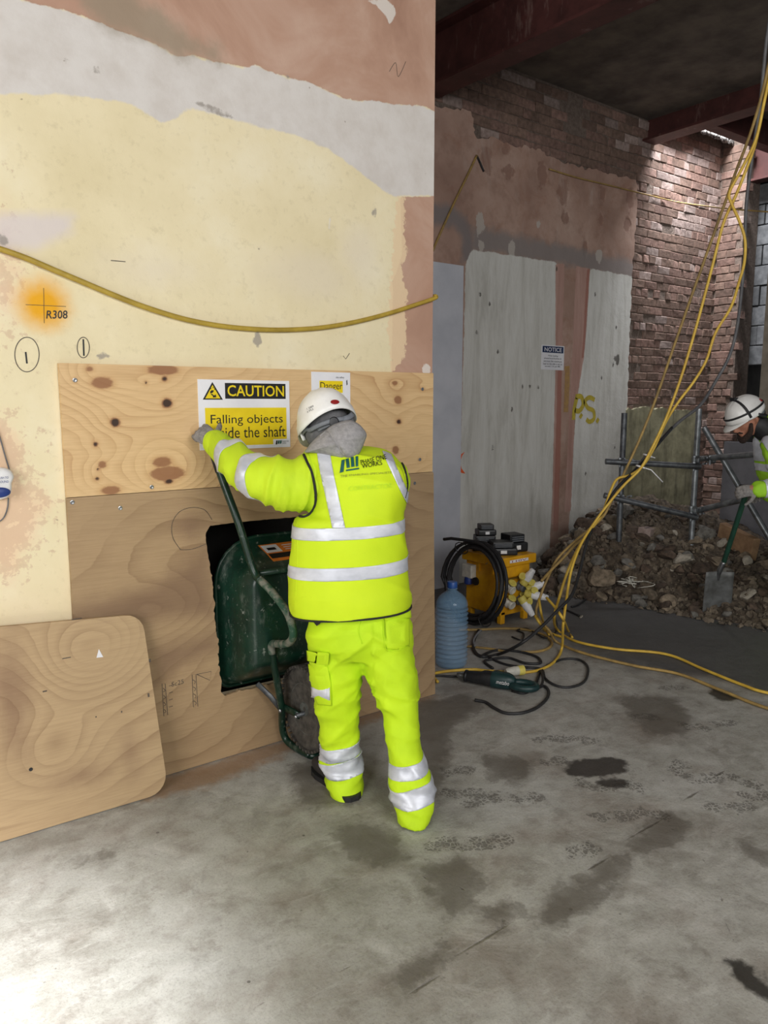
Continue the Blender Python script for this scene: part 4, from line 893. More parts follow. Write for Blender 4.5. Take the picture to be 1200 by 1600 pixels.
# ================================================================== WHEELBARROW parked on its nose in the sawn opening
t = NT('barrow_green'); n = t.noise(9, 6, 0.7); n2 = t.noise(34, 4, 0.7); sm = t.noise(14, 5, 0.75, t.sc((1, 1, 0.5)))
c = t.ramp(n, [(0.3, lin(9, 34, 25)), (0.65, lin(15, 52, 38))])
c = t.mix(t.math('MULTIPLY', t.ramp(sm, [(0.54, 0.0), (0.68, 1.0)]), 0.5), c, lin(104, 112, 102)); c = t.mix(t.math('MULTIPLY', t.ramp(n2, [(0.62, 0.0), (0.70, 1.0)]), 0.55), c, lin(160, 164, 156)); t.bump(n2, 0.12, 0.003)
M['barrow_green'] = t.done(c, 0.32, 0.0)
M['muddy_tube'] = simple('muddy_tube', lin(34, 74, 56), lin(122, 122, 112), 22, 0.7, bump=0.3, lo=.4, hi=.56)
CX = 1.675
br = thing('wheelbarrow', (CX, 2.85, 0), 'green steel wheelbarrow standing on its nose inside the sawn plywood opening', 'wheelbarrow')
# tray: rounded rim ring -> floor ring
def rring(cx, cz, w, h, rad, y, n=6, tilt=0.0):
    out = []
    for sx, sz_, a0 in ((1, 1, 0), (-1, 1, 90), (-1, -1, 180), (1, -1, 270)):
        rd = rad if sz_ > 0 else rad * .3
        for k in range(n + 1):
            a = math.radians(a0 + 90 * k / n); x = cx + sx * (w - rd) + rd * math.cos(a); z = cz + sz_ * (h - rd) + rd * math.sin(a)
            out.append((x, y + tilt * (z - cz), z))
    return out
rings = [rring(CX, .640, .300, .335, .20, 3.065), rring(CX, .640, .303, .338, .20, 3.055), rring(CX, .640, .290, .325, .19, 3.05), rring(CX, .645, .262, .27, .13, 2.93), rring(CX, .655, .235, .215, .07, 2.845), rring(CX, .655, .220, .198, .05, 2.832)]
mb = MB(); nr = len(rings[0])
for q in rings: mb.v += q
for i in range(len(rings) - 1):
    for j in range(nr): mb.f.append((i * nr + j, i * nr + (j + 1) % nr, (i + 1) * nr + (j + 1) % nr, (i + 1) * nr + j))
mb.f.append(tuple(range((len(rings) - 1) * nr, len(rings) * nr)))
me = mb.mesh('tray'); tray = link('tray', me, M['barrow_green'], br, True)
md = tray.modifiers.new('s', 'SOLIDIFY'); md.thickness = .003; md.offset = 0
mb = MB(); mb.tube(rring(CX, .640, .303, .338, .20, 3.06), .009, 8, True); mb.build('rim', M['barrow_green'], tray, True)
def side(sgn):
    fx = lambda p: (p[0] if sgn < 0 else 2 * CX - p[0], p[1], p[2])
    pre = 'left' if sgn < 0 else 'right'
    handle = [(1.299, 2.905, 1.424), (1.333, 2.880, 1.279), (1.38, 2.828, 1.083), (1.42, 2.785, .89), (1.430, 2.745, .855), (1.443, 2.672, .818), (1.459, 2.585, .755), (1.470, 2.562, .70), (1.480, 2.572, .650), (1.495, 2.64, .600), (1.508, 2.755, .565), (1.514, 2.815, .545), (1.520, 2.828, .500)]
    low = [(1.520, 2.828, .53), (1.535, 2.838, .44), (1.55, 2.845, .371), (1.584, 2.867, .224), (1.61, 2.912, .13), (1.622, 2.925, .075), (1.632, 2.905, .035), (1.643, 2.83, .022), (1.655, 2.74, .022)]
    a = MB(); a.tube([fx(p) for p in handle[:5]], .0165, 12, sub=5); a.build('handle_tube', M['barrow_green'], br, True)
    a = MB(); a.tube([fx(p) for p in handle[4:]], .0165, 12, sub=5); a.build('leg_loop', M['muddy_tube'], br, True)
    a = MB(); a.tube([fx(p) for p in low], .0165, 12, sub=5); a.build('fork_tube', M['barrow_green'], br, True)
    a = MB(); g = np.array(handle[0]); d = np.array(handle[1]) - g; a.cyl(fx(g - d * .05), fx(g + d * .85), .0185, seg=12); a.build('grip', M['black_rubber'], br, True)
    a = MB(); a.tube([fx((1.505, 2.945, .33)), fx((1.55, 2.905, .27)), fx((1.582, 2.872, .215))], .013, 8, flat=.3); a.build('brace_strap', M['zinc_dark'], br, True)
    a = MB(); a.tube([fx((1.586, 2.862, .228)), fx((1.61, 2.80, .215)), fx((1.615, 2.765, .21))], .018, 8, flat=.35); b_ = a.build('axle_bracket', M['barrow_green'], br, True)
    for p in ((1.572, 2.855, .215), (1.600, 2.765, .21)):
        a = MB(); a.lathe(fx(p), [(.009, 0), (.009, .007), (.005, .010), (0, .010)], 6, (sgn, -.3, 0)); a.build('bolt', M['steel'], b_)
side(-1); side(1)
mb = MB(); mb.tube([(1.655, 2.74, .022), (CX, 2.725, .022), (2 * CX - 1.655, 2.74, .022)], .0165, 12, sub=4); mb.build('nose_bar', M['barrow_green'], br, True)
mb = MB(); mb.tube([(1.425, 2.795, .872), (1.9, 2.795, .872)], .013, 10); mb.build('cross_bar', M['barrow_green'], br, True)
# wheel
wc = np.array((CX, 2.765, .235)); 
wh = MB(); prof = []
for k in range(40):
    pass
tyre = MB(); R0 = .192
tyre.lathe(wc - np.array((.045, 0, 0)), [(.115, .012), (.135, .002), (.165, .0), (.182, .010), (.190, .025), (R0, .045), (.190, .065), (.182, .08), (.165, .09), (.135, .088), (.115, .078)], 40, (1, 0, 0))
for k in range(44):     # tread lugs
    a = 2 * math.pi * k / 44
    for s in (-1, 1):
        c = wc + np.array((s * .027, R0 * .985 * math.cos(a), R0 * .985 * math.sin(a))); Rm = Matrix.Rotation(a, 3, 'X')
        tyre.box(c - np.array((.018, .006, .007)), c + np.array((.018, .006, .007)), Rm)
ty = tyre.build('tyre', M['rubber'], br, 'auto')
rim = MB(); rim.lathe(wc - np.array((.05, 0, 0)), [(.0, .02), (.03, .012), (.034, .022), (.055, .036), (.09, .036), (.10, .022), (.116, .016), (.118, .030), (.118, .07), (.116, .084), (.10, .078), (.09, .064), (.055, .064), (.034, .078), (.03, .088), (0, .08)], 36, (1, 0, 0))
rim.build('wheel_rim', simple('dirty_rim', lin(104, 106, 102), lin(66, 68, 64), 24, 0.7, bump=.2), br, 'auto')
mb = MB(); mb.cyl(wc - np.array((.075, 0, .02)), wc + np.array((.075, 0, -.02)), .010, seg=10); mb.build('axle', M['zinc_dark'], br, True)
# maker's label on the handle-end panel of the tray
def bary(u, v):     # point on the sloping end panel, u across, v up
    x = 1.555 + .24 * u + .012 * (1 - v); z = .893 + .055 * v; y = np.interp(z, [.853, .870, .915, .965], [2.832, 2.845, 2.93, 3.05]); return (x, y - .005, z)
def lab(u0, v0, u1, v1, m, nm, k=0):
    mb = MB(); n = 6; V = []
    for i in range(n + 1):
        v = v0 + (v1 - v0) * i / n; V += [tuple(np.array(bary(u0, v)) - [0, k * .0012, 0]), tuple(np.array(bary(u1, v)) - [0, k * .0012, 0])]
    mb.add(V, [(2 * i, 2 * i + 1, 2 * i + 3, 2 * i + 2) for i in range(n)]); return mb.build(nm, m, lb_ if nm != 'maker_label' else br)
lb_ = None
lb_ = lab(0, 0, 1, 1, M['orange_label'], 'maker_label')
lab(.03, .18, .97, .46, M['black_ink'], 'label_band', 1); lab(.03, .52, .36, .95, M['white_sign'], 'label_badge', 1); lab(.62, .2, .76, .5, M['white_sign'], 'label_badge', 2); lab(.1, .66, .28, .80, M['black_ink'], 'label_emblem', 2)
for k in range(3): lab(.45, .6 + k * .12, .88, .64 + k * .12, M['white_sign'], 'label_line', 1)

# ================================================================== RUBBLE HEAP
FOOT = np.array([(5.6, 4.72), (5.25, 4.68), (4.97, 4.35), (4.85, 4.10), (4.88, 3.92), (4.97, 3.75), (5.12, 3.42), (5.17, 3.10), (5.19, 2.85), (5.28, 2.5), (5.40, 2.1), (5.6, 1.5), (5.9, 1.1)])
HEAP = list(map(tuple, FOOT)) + [(7.5, 1.1), (8.0, 3.2), (8.1, 4.72)]
def heap_h(P):
    P = np.atleast_2d(P); d = sd_line(P, FOOT); ins = sd_poly(P, HEAP) < 0
    hm = np.interp(P[:, 1], [1.1, 2.0, 2.5, 2.9, 3.3, 3.5, 3.75, 4.05, 4.4, 4.8], [.16, .22, .27, .33, .40, .48, .60, .70, .70, .62])
    far = np.clip((P[:, 0] - 6.2) / 1.8, 0, 1)
    h = hm * (1 - np.exp(-(d / .42) ** 1.25)) * (1 - .75 * far ** 1.2)
    n = np.array([noise.fractal(Vector((x * 4, y * 4, 2)), .9, 2.0, 4) for x, y in P])
    return np.where(ins, np.maximum(h + n * .075 * np.clip(d / .2, 0, 1), .004), -.02)
xs = np.arange(4.8, 8.2, .035); ys = np.arange(1.1, 4.74, .035)
X_, Y_ = np.meshgrid(xs, ys); P_ = np.stack([X_.ravel(), Y_.ravel()], 1); Z_ = heap_h(P_)
ix = np.arange(len(P_)).reshape(len(ys), len(xs)); q = np.stack([ix[:-1, :-1], ix[:-1, 1:], ix[1:, 1:], ix[1:, :-1]], -1).reshape(-1, 4); q = q[(Z_[q] > 0).any(1)]
me = bpy.data.meshes.new('rubble_heap'); jit = RNG.normal(0, .008, (len(P_), 3))
me.from_pydata([(a + j[0], b + j[1], c + abs(j[2]) * 1.4) for (a, b), c, j in zip(P_, Z_, jit)], [], [tuple(f) for f in q])
M['earth'] = simple('rubble_earth', lin(100, 88, 74), lin(54, 46, 38), 16, 0.98, bump=0.9, bdist=0.03, lo=.38, hi=.62)
heap = link('rubble_heap', me, M['earth'], None, False); tag(heap, 'heap of brown broken brick, earth and mortar rubble against the rear wall', 'rubble', None, 'stuff')
STM = [simple('stone_' + n, lin(*a), lin(*b), 24, 0.95, bump=0.6, bdist=0.012, vary=.25) for n, a, b in (('tan', (134, 120, 102), (90, 80, 66)), ('grey', (118, 115, 109), (80, 77, 72)), ('brown', (96, 80, 68), (62, 52, 44)), ('pale', (176, 168, 154), (132, 125, 113)))]
def rock_mesh(seed, sub=2, flat=.7):
    bm = bmesh.new(); bmesh.ops.create_icosphere(bm, subdivisions=sub, radius=.5)
    rs = random.Random(seed); pl = [(Vector((rs.gauss(0, 1), rs.gauss(0, 1), rs.gauss(0, 1))).normalized(), rs.uniform(.26, .4)) for _ in range(9)]
    for v in bm.verts:
        for nrm, dd in pl:
            e = v.co.dot(nrm) - dd
            if e > 0: v.co -= nrm * e * .92
        v.co += v.co.normalized() * noise.noise(v.co * 3 + Vector((seed, 0, 0))) * .06
        v.co.z *= flat
    me = bpy.data.meshes.new('stone'); bm.to_mesh(me); bm.free(); return me
RK = [[rock_mesh(i + 10 * j, 2, random.uniform(.55, .9)) for i in range(5)] for j in range(4)]
for j in range(4):
    for m in RK[j]: m.materials.append(STM[j])
def stone(p, s, mi, label, group=None, sc=None, name='stone'):
    o = bpy.data.objects.new(name, random.choice(RK[mi])); COL.objects.link(o); o.location = p
    o.rotation_euler = (random.uniform(-.6, .6), random.uniform(-.6, .6), random.uniform(0, 6.28)); o.scale = sc or (s, s * random.uniform(.65, 1), s * random.uniform(.6, .95))
    return tag(o, label, 'stone', group)
cnt = 0
GR = 'broken stones and brickbats of the rubble heap'
while cnt < 285:
    i = random.randrange(len(FOOT) - 1); t_ = random.random(); base = FOOT[i] * (1 - t_) + FOOT[i + 1] * t_
    if base[1] < 1.7: continue
    w = random.random() ** .9 * 1.15 - .06; p = base + np.array((.93, .37 if base[1] < 4.2 else -.1)) * w
    if p[1] > 4.66 or sd_poly(np.array([p]), HEAP)[0] > .08: continue
    h = float(heap_h(p)[0]); h = max(h, 0)
    s = random.choice((.07, .08, .10, .11, .13, .15, .17, .21)) * (1.15 if w < .25 else 1.0)
    if p[1] > 4.5: s = min(s, .12)
    mi = random.choices(range(4), (4, 3, 4, 1))[0]; kd = ('tan broken stone', 'grey broken stone', 'brown brickbat', 'pale mortar lump')[mi]
    stone((p[0], p[1], h + s * .18), s, mi, kd + ' lying among others in the rubble heap', kd + 's of the rubble heap'); cnt += 1
# fine chippings, one mass
mb = MB(); icos = [(Vector(v.co), ) for v in RK[0][0].vertices]
tv = np.array([(-.5, -.4, -.4), (.5, -.5, -.4), (.45, .5, -.4), (-.4, .45, -.4), (-.35, -.3, .4), (.3, -.35, .5), (.35, .3, .35), (-.3, .4, .45)]); tf = [(0, 3, 2, 1), (4, 5, 6, 7), (0, 1, 5, 4), (1, 2, 6, 5), (2, 3, 7, 6), (3, 0, 4, 7)]
for k in range(5200):
    i = random.randrange(len(FOOT) - 1); t_ = random.random(); base = FOOT[i] * (1 - t_) + FOOT[i + 1] * t_
    w = random.random() * 1.3 - .14 * random.random(); p = base + np.array((.93, .37 if base[1] < 4.2 else -.1)) * w
    if p[1] > 4.74: continue
    h = max(float(heap_h(p)[0]), 0); s = .01 + .04 * random.random() ** 2; Rm = np.array(Matrix.Rotation(random.uniform(0, 6.28), 3, 'Z') @ Matrix.Rotation(random.uniform(-.7, .7), 3, 'X'))
    mb.add((tv * [1, random.uniform(.6, 1.2), random.uniform(.5, 1)] * s + RNG.normal(0, s * .1, (8, 3))) @ Rm.T + [p[0], p[1], h + s * .35], tf)
tag(mb.build('rubble_chippings', simple('chipping_mix', lin(126, 114, 98), lin(58, 50, 42), 9, .95, bump=.4, lo=.3, hi=.7)), 'small loose chippings scattered over the rubble heap', 'rubble', None, 'stuff')
def on_heap(px, py, up=0.0):
    best = None
    for d in np.arange(4.9, 7.0, .02):
        p = D(px, py, d); h = max(float(heap_h(p[:2])[0]), 0); e = p[2] - h
        if e <= up: return p
        if best is None or e < best[0]: best = (e, np.array((p[0], p[1], h)))
    return best[1]
# the pieces that stand out
def special(px, py, s, mi, lab, sc=None):
    p = on_heap(px, py); o = stone((p[0], p[1], p[2] + .01), s, mi, lab, None, sc); return o
special(945, 828, .15, 3, 'rounded pale stone high on the rubble, left of the scaffold upright'); special(885, 842, .19, 0, 'big angular tan stone near the left crest of the rubble heap')
special(1072, 872, .15, 3, 'pale wedge of stone on the middle of the heap'); special(1015, 930, .2, 0, 'large pale mortar lump at the foot of the heap, centre')
special(1165, 932, .17, 3, 'pale broken slab piece lying right of the shovel blade'); special(858, 822, .16, 0, 'flat tan stone at the left end of the rubble crest')
special(898, 900, .1, 3, 'small white stone at the left foot of the heap'); special(1050, 893, .06, 3, 'tiny white chip low on the heap'); special(848, 850, .17, 1, 'grey slab leaning at the left flank of the rubble')
p = on_heap(1012, 833); r_ = MB(); r_.box((-.1, -.055, -.05), (.1, .055, .05), ch=.006)
pb = thing('old_brick', tuple(p), 'whole pale brick lying on top of the rubble by the render patch', 'brick')
me = r_.mesh('brick_body'); o = link('brick_body', me, BRICK[2]); o.parent = pb; pb.rotation_euler = (.1, .05, .25)
for k in range(4):
    m2 = MB(); m2.lathe((-.075 + k * .05, 0, .0495), [(.012, 0), (.012, .002), (.008, .001), (0, -.0)], 10); o2 = link('brick_hole', m2.mesh('brick_hole'), M['black_ink']); o2.parent = pb
p = on_heap(1150, 860); Rz = Matrix.Rotation(-.35, 3, 'Z') @ Matrix.Rotation(.2, 3, 'X')
mb = MB(); mb.box(p + np.array((-.02, -.2, -.02)), p + np.array((.05, .2, .17)), Rz, .006); tag(mb.build('board_offcut', simple('tan_offcut', lin(176, 142, 108), lin(138, 108, 82), 12, 0.9, bump=.3)), 'tan board offcut wedged upright in the rubble behind the shovel shaft', 'board')
p = on_heap(1145, 905); mb = MB(); mb.box(p + np.array((-.03, -.28, -.01)), p + np.array((.03, .28, .05)), Matrix.Rotation(-.25, 3, 'Z') @ Matrix.Rotation(.35, 3, 'X'), .005)
tag(mb.build('dark_timber', simple('dark_timber', lin(84, 70, 56), lin(58, 48, 40), 14, .9, bump=.3)), 'dark timber length sloping down through the rubble beside the shovel', 'timber')
p = G(1185, 962); mb = MB(); mb.lathe(p, [(0, 0), (.14, .0), (.165, .012), (.17, .03), (.15, .045), (.08, .055), (0, .058)], 26, (0, 0, 1), 1.0, .8); tag(mb.build('round_stone_disc', STM[0], None, True), 'broad flat tan stone disc on the floor right of the shovel', 'stone')
p = G(908, 966); stone((p[0], p[1], .012), .035, 3, 'single pale pebble on the dark floor by a black lead end')
for k, (x, y, s) in enumerate(((745, 1038, .0), (1100, 955, .09), (1085, 962, .06), (1170, 945, .12), (965, 940, .08), (905, 935, .05))):
    if s: p = G(x, y); stone((p[0], p[1], s * .3), s, 0, 'loose broken stone fallen to the floor at the heap foot', 'fallen stones at the foot of the heap')
# crumpled white wire / netting tuft
mb = MB(); c0 = np.array(on_heap(985, 918))
for k in range(7): mb.tube([tuple(c0 + RNG.normal(0, .07, 3) * [1, 1, .45] + [0, 0, .05]) for _ in range(4)], .004, 5, sub=4)
tag(mb.build('wire_tuft', M['pale_plastic'], None, True), 'tangled pale wire tuft at the foot of the rubble heap', 'wire')

# ================================================================== SCAFFOLD
sc_ = thing('scaffold_guard', (5.62, 3.65, 0), 'galvanised scaffold tube guard rail standing in the rubble before the brick', 'scaffold')
def stube(a, b, nm='scaffold_tube', m=None, r=.0242):
    a = np.array(a); b = np.array(b); mb = MB(); d = (b - a) / np.linalg.norm(b - a); mb.cyl(a, b, r, seg=16); o = mb.build(nm, m or M['zinc'], sc_, 'auto'); return o
RU = (5.872, 3.462); LU = (5.38, 3.832)
stube((*RU, .02), (*RU, 1.535), 'upright'); stube((*LU, .02), (*LU, 1.50), 'upright', M['zinc_dark'])
def rail(z0, z1, ext0, ext1, off):
    a = np.array((*LU, z0)); b = np.array((*RU, z1)); d = (b - a); o_ = np.array((-.045, -.03, 0)) * off
    stube(a - d * ext0 + o_, b + d * ext1 + o_, 'rail', M['zinc_dark'])
zr = [D(1085, 728, 6.28)[2], D(1080, 806, 6.28)[2]]; zl = [D(975, 718, 6.55)[2], D(970, 773, 6.55)[2]]
for k in range(2): rail(zl[k], zr[k], .22, .06, 1.15)
stube(D(1093, 717, 6.38), D(1230, 706, 5.7), 'rail', M['zinc']); stube(D(1080, 800, 6.38), D(1230, 764, 5.75), 'rail', M['zinc'])
stube(D(1100, 668, 6.42), D(1215, 862, 6.0), 'diagonal_brace', M['zinc'])
def coupler(p):
    p = np.array(p); mb = MB()
    for ax in ((0, 0, 1), (.8, -.6, 0)):
        e = np.array(ax); mb.lathe(p - e * .026 + np.array((-.02, -.012, 0)) * (1 if ax[2] == 0 else 0), [(.027, 0), (.034, .004), (.034, .048), (.027, .052)], 14, ax)
    mb.box(p + np.array((-.05, -.05, -.02)), p + np.array((-.02, -.02, .02)), ch=.004); mb.cyl(p + np.array((-.06, -.02, .03)), p + np.array((-.06, -.02, -.04)), .009, seg=8); mb.cyl(p + np.array((.0, -.065, .02)), p + np.array((.06, -.055, .02)), .009, seg=8)
    for bp in ((-.06, -.02, .03), (.06, -.055, .02)): mb.lathe(p + np.array(bp), [(.015, -.006), (.015, .006)], 6)
    mb.build('coupler', M['zinc'], sc_, 'auto')
for z in zr: coupler((*RU, z)); 
coupler((*RU, zr[0] + .05)); coupler((*RU, zr[1] + .05)); coupler((*LU, zl[0])); coupler((*LU, zl[1])); coupler(D(1112, 718, 6.33))
# grey boards leaning in the void behind the second worker
p = D(1168, 760, 7.2); mb = MB(); mb.box(p + np.array((-.02, -.3, -.9)), p + np.array((.02, .25, .42))); tag(mb.build('grey_panel', simple('grey_panel', lin(120, 120, 126), lin(100, 100, 106), 5, .8)), 'grey board standing upright in the dark void behind the stooping worker', 'board')

# ================================================================== TRANSFORMER
TY = simple('transformer_yellow', lin(236, 176, 24), lin(212, 150, 20), 12, .45, bump=.08)
tr = thing('site_transformer', (4.0, 3.9, 0), 'yellow metal site transformer box on short feet with sockets on its face', 'transformer')
tx0, tx1, ty0, ty1 = 3.835, 4.135, 3.70, 4.06
mb = MB(); mb.box((tx0, ty0, .062), (tx1, ty1, .43), ch=.008); mb.build('body', TY, tr)
mb = MB(); mb.box((tx0 - .03, ty0 - .035, .425), (tx1 + .03, ty1 + .02, .495), ch=.01); mb.build('lid', TY, tr)
mb = MB(); mb.box((tx0 + .05, ty0 - .037, .452), (tx0 + .24, ty0 - .0345, .472)); mb.build('warning_label', M['white_sign'], tr)
text_mesh('110V', rect_y(tx0 + .07, .455, tx0 + .22, .469, ty0 - .0378), M['red_plastic'], tr)
mb = MB(); mb.box((tx0 + .03, ty0 - .012, .34), (tx1 - .02, ty0, .42), ch=.004); mb.build('front_flap', TY, tr)
mb = MB(); mb.box((tx0 + .03, ty0 - .02, .325), (tx1 - .02, ty0 - .002, .335)); mb.build('hinge_strip', simple('hinge_dark', lin(120, 92, 30), None, 20, .5), tr)
for x, y in ((tx0 + .03, ty0 + .02), (tx1 - .03, ty0 + .02), (tx0 + .03, ty1 - .03), (tx1 - .03, ty1 - .03)):
    mb = MB(); mb.box((x - .022, y - .02, 0), (x + .022, y + .02, .09), ch=.004); mb.build('foot', TY, tr)
for k in range(2):
    mb = MB(); mb.box((tx0 - .012, ty0 + .07 + k * .14, .36), (tx0, ty0 + .085 + k * .14, .425)); mb.build('lid_clip', TY, tr)
for k, (x, z) in enumerate(((tx0 + .07, .27), (tx0 + .19, .27), (tx0 + .07, .16), (tx0 + .19, .16))):
    mb = MB(); mb.lathe((x, ty0, z), [(.04, 0), (.04, .02), (.032, .03), (.032, .055), (.026, .06), (0, .05)], 20, (0, -1, -.35)); s_ = mb.build('socket', M['pale_plastic'] if k % 2 == 0 else M['grey_plastic'], tr, 'auto')
    mb = MB(); mb.lathe((x, ty0 - .045, z + .035), [(.031, 0), (.033, .004), (.03, .01), (0, .012)], 18, (0, -.6, .8)); mb.build('socket_cap', M['plug_yellow'], s_, 'auto')
mb = MB(); mb.box((tx0 - .055, ty1 - .11, .30), (tx0, ty1 - .01, .40), ch=.008); mb.build('inlet_box', M['pale_plastic'], tr)
mb = MB(); mb.lathe((tx0 - .03, ty1 - .06, .305), [(.03, 0), (.034, .02), (.034, .05), (.028, .055)], 18, (0, 0, -1)); mb.build('blue_inlet', M['blue_plastic'], tr, 'auto')
mb = MB(); mb.lathe((tx0 - .05, ty1 - .155, .29), [(0, -.006), (.03, -.006), (.03, .006), (0, .006)], 18, (1, 0, 0)); mb.build('inlet_cap', M['black_plastic'], tr, 'auto')
mb = MB(); mb.tube([(tx0 + .1, ty0 + .1, .40), (tx0 + .0, ty0 + .09, .46), (tx0 - .035, ty0 + .12, .43)], .005, 6, sub=5); mb.tube([(tx0 + .06, ty1 - .16, .49), (tx0 + .07, ty1 - .15, .535), (tx0 + .12, ty1 - .17, .53), (tx0 + .13, ty1 - .18, .492)], .008, 6, sub=5); mb.build('carry_handle', M['cable_old'], tr, True)

def plug(base, d, label, L=.16):
    base = np.array(base); d = np.array(d, float); d /= np.linalg.norm(d)
    r = thing('plug', tuple(base), label, 'plug', None)
    mb = MB(); mb.lathe(base, [(.027, 0), (.030, .01), (.030, L * .30), (.028, L * .5)], 18, d); mb.build('collar', M['plug_yellow'], r, 'auto')
    mb = MB(); mb.lathe(base + d * L * .5, [(.030, -L * .18), (.0315, L * .08), (.026, L * .25), (.022, L * .4), (.024, L * .42), (.018, L * .55), (.010, L * .56), (0, L * .56)], 18, d); mb.build('housing', M['white_plastic'], r, 'auto')
    sd = np.cross(d, (0.6, .8, .1)); sd /= np.linalg.norm(sd); sd = sd if sd[2] > 0 else -sd
    mb = MB(); mb.lathe(base + d * L * .4 + sd * .034, [(.027, 0), (.029, .004), (.026, .01), (0, .012)], 18, sd * .6 + d * .3 - FW * .7); mb.build('flip_cap', M['plug_yellow'], r, 'auto')
    return r
plug((4.00, 3.645, .285), (.35, -.35, .75), 'yellow and white plug pointing up and right from the transformer face', .13)
plug((4.03, 3.63, .245), (.62, -.55, .35), 'pale yellow plug pushed into the transformer beside the upright one', .13)
plug((4.00, 3.62, .225), (.55, -.85, -.12), 'yellow plug with a white flip cap pointing at the camera from the sockets', .16)
plug((3.945, 3.61, .21), (.28, -.45, -.75), 'yellow plug with a round cap hanging lowest from the sockets', .15)
# chargers and battery packs standing on the lid
def charger(x, y, z, w, d, h, rz, label, cap=True):
    r = thing('battery_charger', (x, y, z), label, 'charger'); Rm = Matrix.Rotation(rz, 3, 'Z'); c = np.array((x, y, z))
    def bx(lo, hi, nm, m, ch=.008):
        mb = MB(); lo = np.array(lo); hi = np.array(hi); ctr = (lo + hi) / 2; ctr2 = np.array(Rm @ Vector(ctr)) + c; hh = (hi - lo) / 2; mb.box(ctr2 - hh, ctr2 + hh, Rm, ch); return mb.build(nm, m, r)
    bx((-w / 2, -d / 2, 0), (w / 2, d / 2, h * .55), 'base', M['black_plastic'], .014)
    bx((-w * .38, -d * .38, h * .55), (w * .38, d * .42, h), 'dock', M['black_plastic'], .008)
    bx((-w * .12, -d * .505, h * .16), (w * .1, -d * .49, h * .4), 'maker_badge', M['white_plastic'], 0)
    if cap:
        for k in range(3): bx((-w * .3, -d * .41, h * (.62 + k * .11)), (w * .3, -d * .37, h * (.66 + k * .11)), 'vent_rib', M['grey_plastic'], 0)
    return r
charger(3.935, 3.80, .4955, .205, .17, .095, -.55, 'long black battery charger nearest the lid corner of the transformer')
charger(4.085, 3.83, .4955, .17, .16, .13, -.2, 'black battery charger with a square top at the right of the lid')
charger(3.95, 3.99, .4955, .20, .15, .11, -.6, 'black charger base at the back of the transformer lid under another')
charger(3.95, 3.98, .6065, .14, .12, .085, -.5, 'small ribbed black battery pack stacked topmost on the chargers')
# coil of black cable hung by the transformer
co = MB(); cc = np.array((3.715, 3.86, .30))
pts = []
for k in range(7 * 28):
    a = 2 * math.pi * k / 28; lp = k / 28; rr = .285 + .022 * math.sin(lp * 2.4) - .006 * (lp % 3)
    pts.append((cc[0] + .03 * math.sin(lp * 1.9) + .10 * (math.sin(a)) * .35 + .012 * (lp % 2), cc[1] + rr * math.cos(a), max(cc[2] + rr * .98 * math.sin(a) + .012 * math.sin(lp * 3), .014)))
pts = [(3.66, 4.12, .585), (3.67, 4.05, .60), (3.70, 3.95, .60)] + pts[8:]
co.tube(pts, .0115, 8); cr_ = co.build('cable_coil', M['black_rubber'], None, True); tag(cr_, 'large coil of thick black cable standing against the transformer side', 'cable')
for a in (.9, 4.2, 5.6):
    mb = MB(); c = cc + np.array((.02 + .035 * math.sin(a), .285 * math.cos(a), .28 * math.sin(a))); e1 = np.array((0, math.cos(a), math.sin(a))); e2 = np.array((1., 0, 0))
    mb.tube([tuple(c + e1 * .05 * math.cos(k * .628) + e2 * .06 * math.sin(k * .628)) for k in range(10)], .004, 5, True); mb.build('tie', M['cable_black'], cr_, True)

# ================================================================== WATER BOTTLE
bt = thing('water_bottle', (2.985, 3.28, 0), 'large clear blue plastic water bottle with ribbed sides on the floor by the hoarding', 'bottle')
t = NT('blue_pet'); n = t.noise(9, 4, .6); t.bump(n, .25, .01)
M['blue_pet'] = t.done(lin(140, 180, 214), 0.1, 0.0, Alpha=0.38)
prof = [(0, .012), (.05, .006), (.082, .004), (.093, .018), (.095, .03)]
z = .04
while z < .355: prof += [(.092, z), (.0995, z + .009), (.0985, z + .013), (.0885, z + .020), (.0885, z + .024)]; z += .028
prof += [(.095, .37), (.096, .385), (.092, .405), (.08, .428), (.06, .447), (.038, .462), (.028, .470), (.026, .478)]
mb = MB(); mb.lathe((2.985, 3.28, 0), prof, 40); mb.build('bottle_wall', M['blue_pet'], bt, True)
mb = MB(); mb.lathe((2.985, 3.28, 0), [(.026, .478), (.033, .478), (.033, .484), (.026, .486)], 24); mb.build('neck_ring', M['blue_pet'], bt, True)
mb = MB()
mb.lathe((2.985, 3.28, 0), [(.029, .487), (.031, .489), (.031, .518), (.028, .523), (0, .523)], 30)
mb.build('bottle_cap', simple('cap_blue', lin(44, 92, 168), lin(34, 78, 150), 20, .4), bt, 'auto')

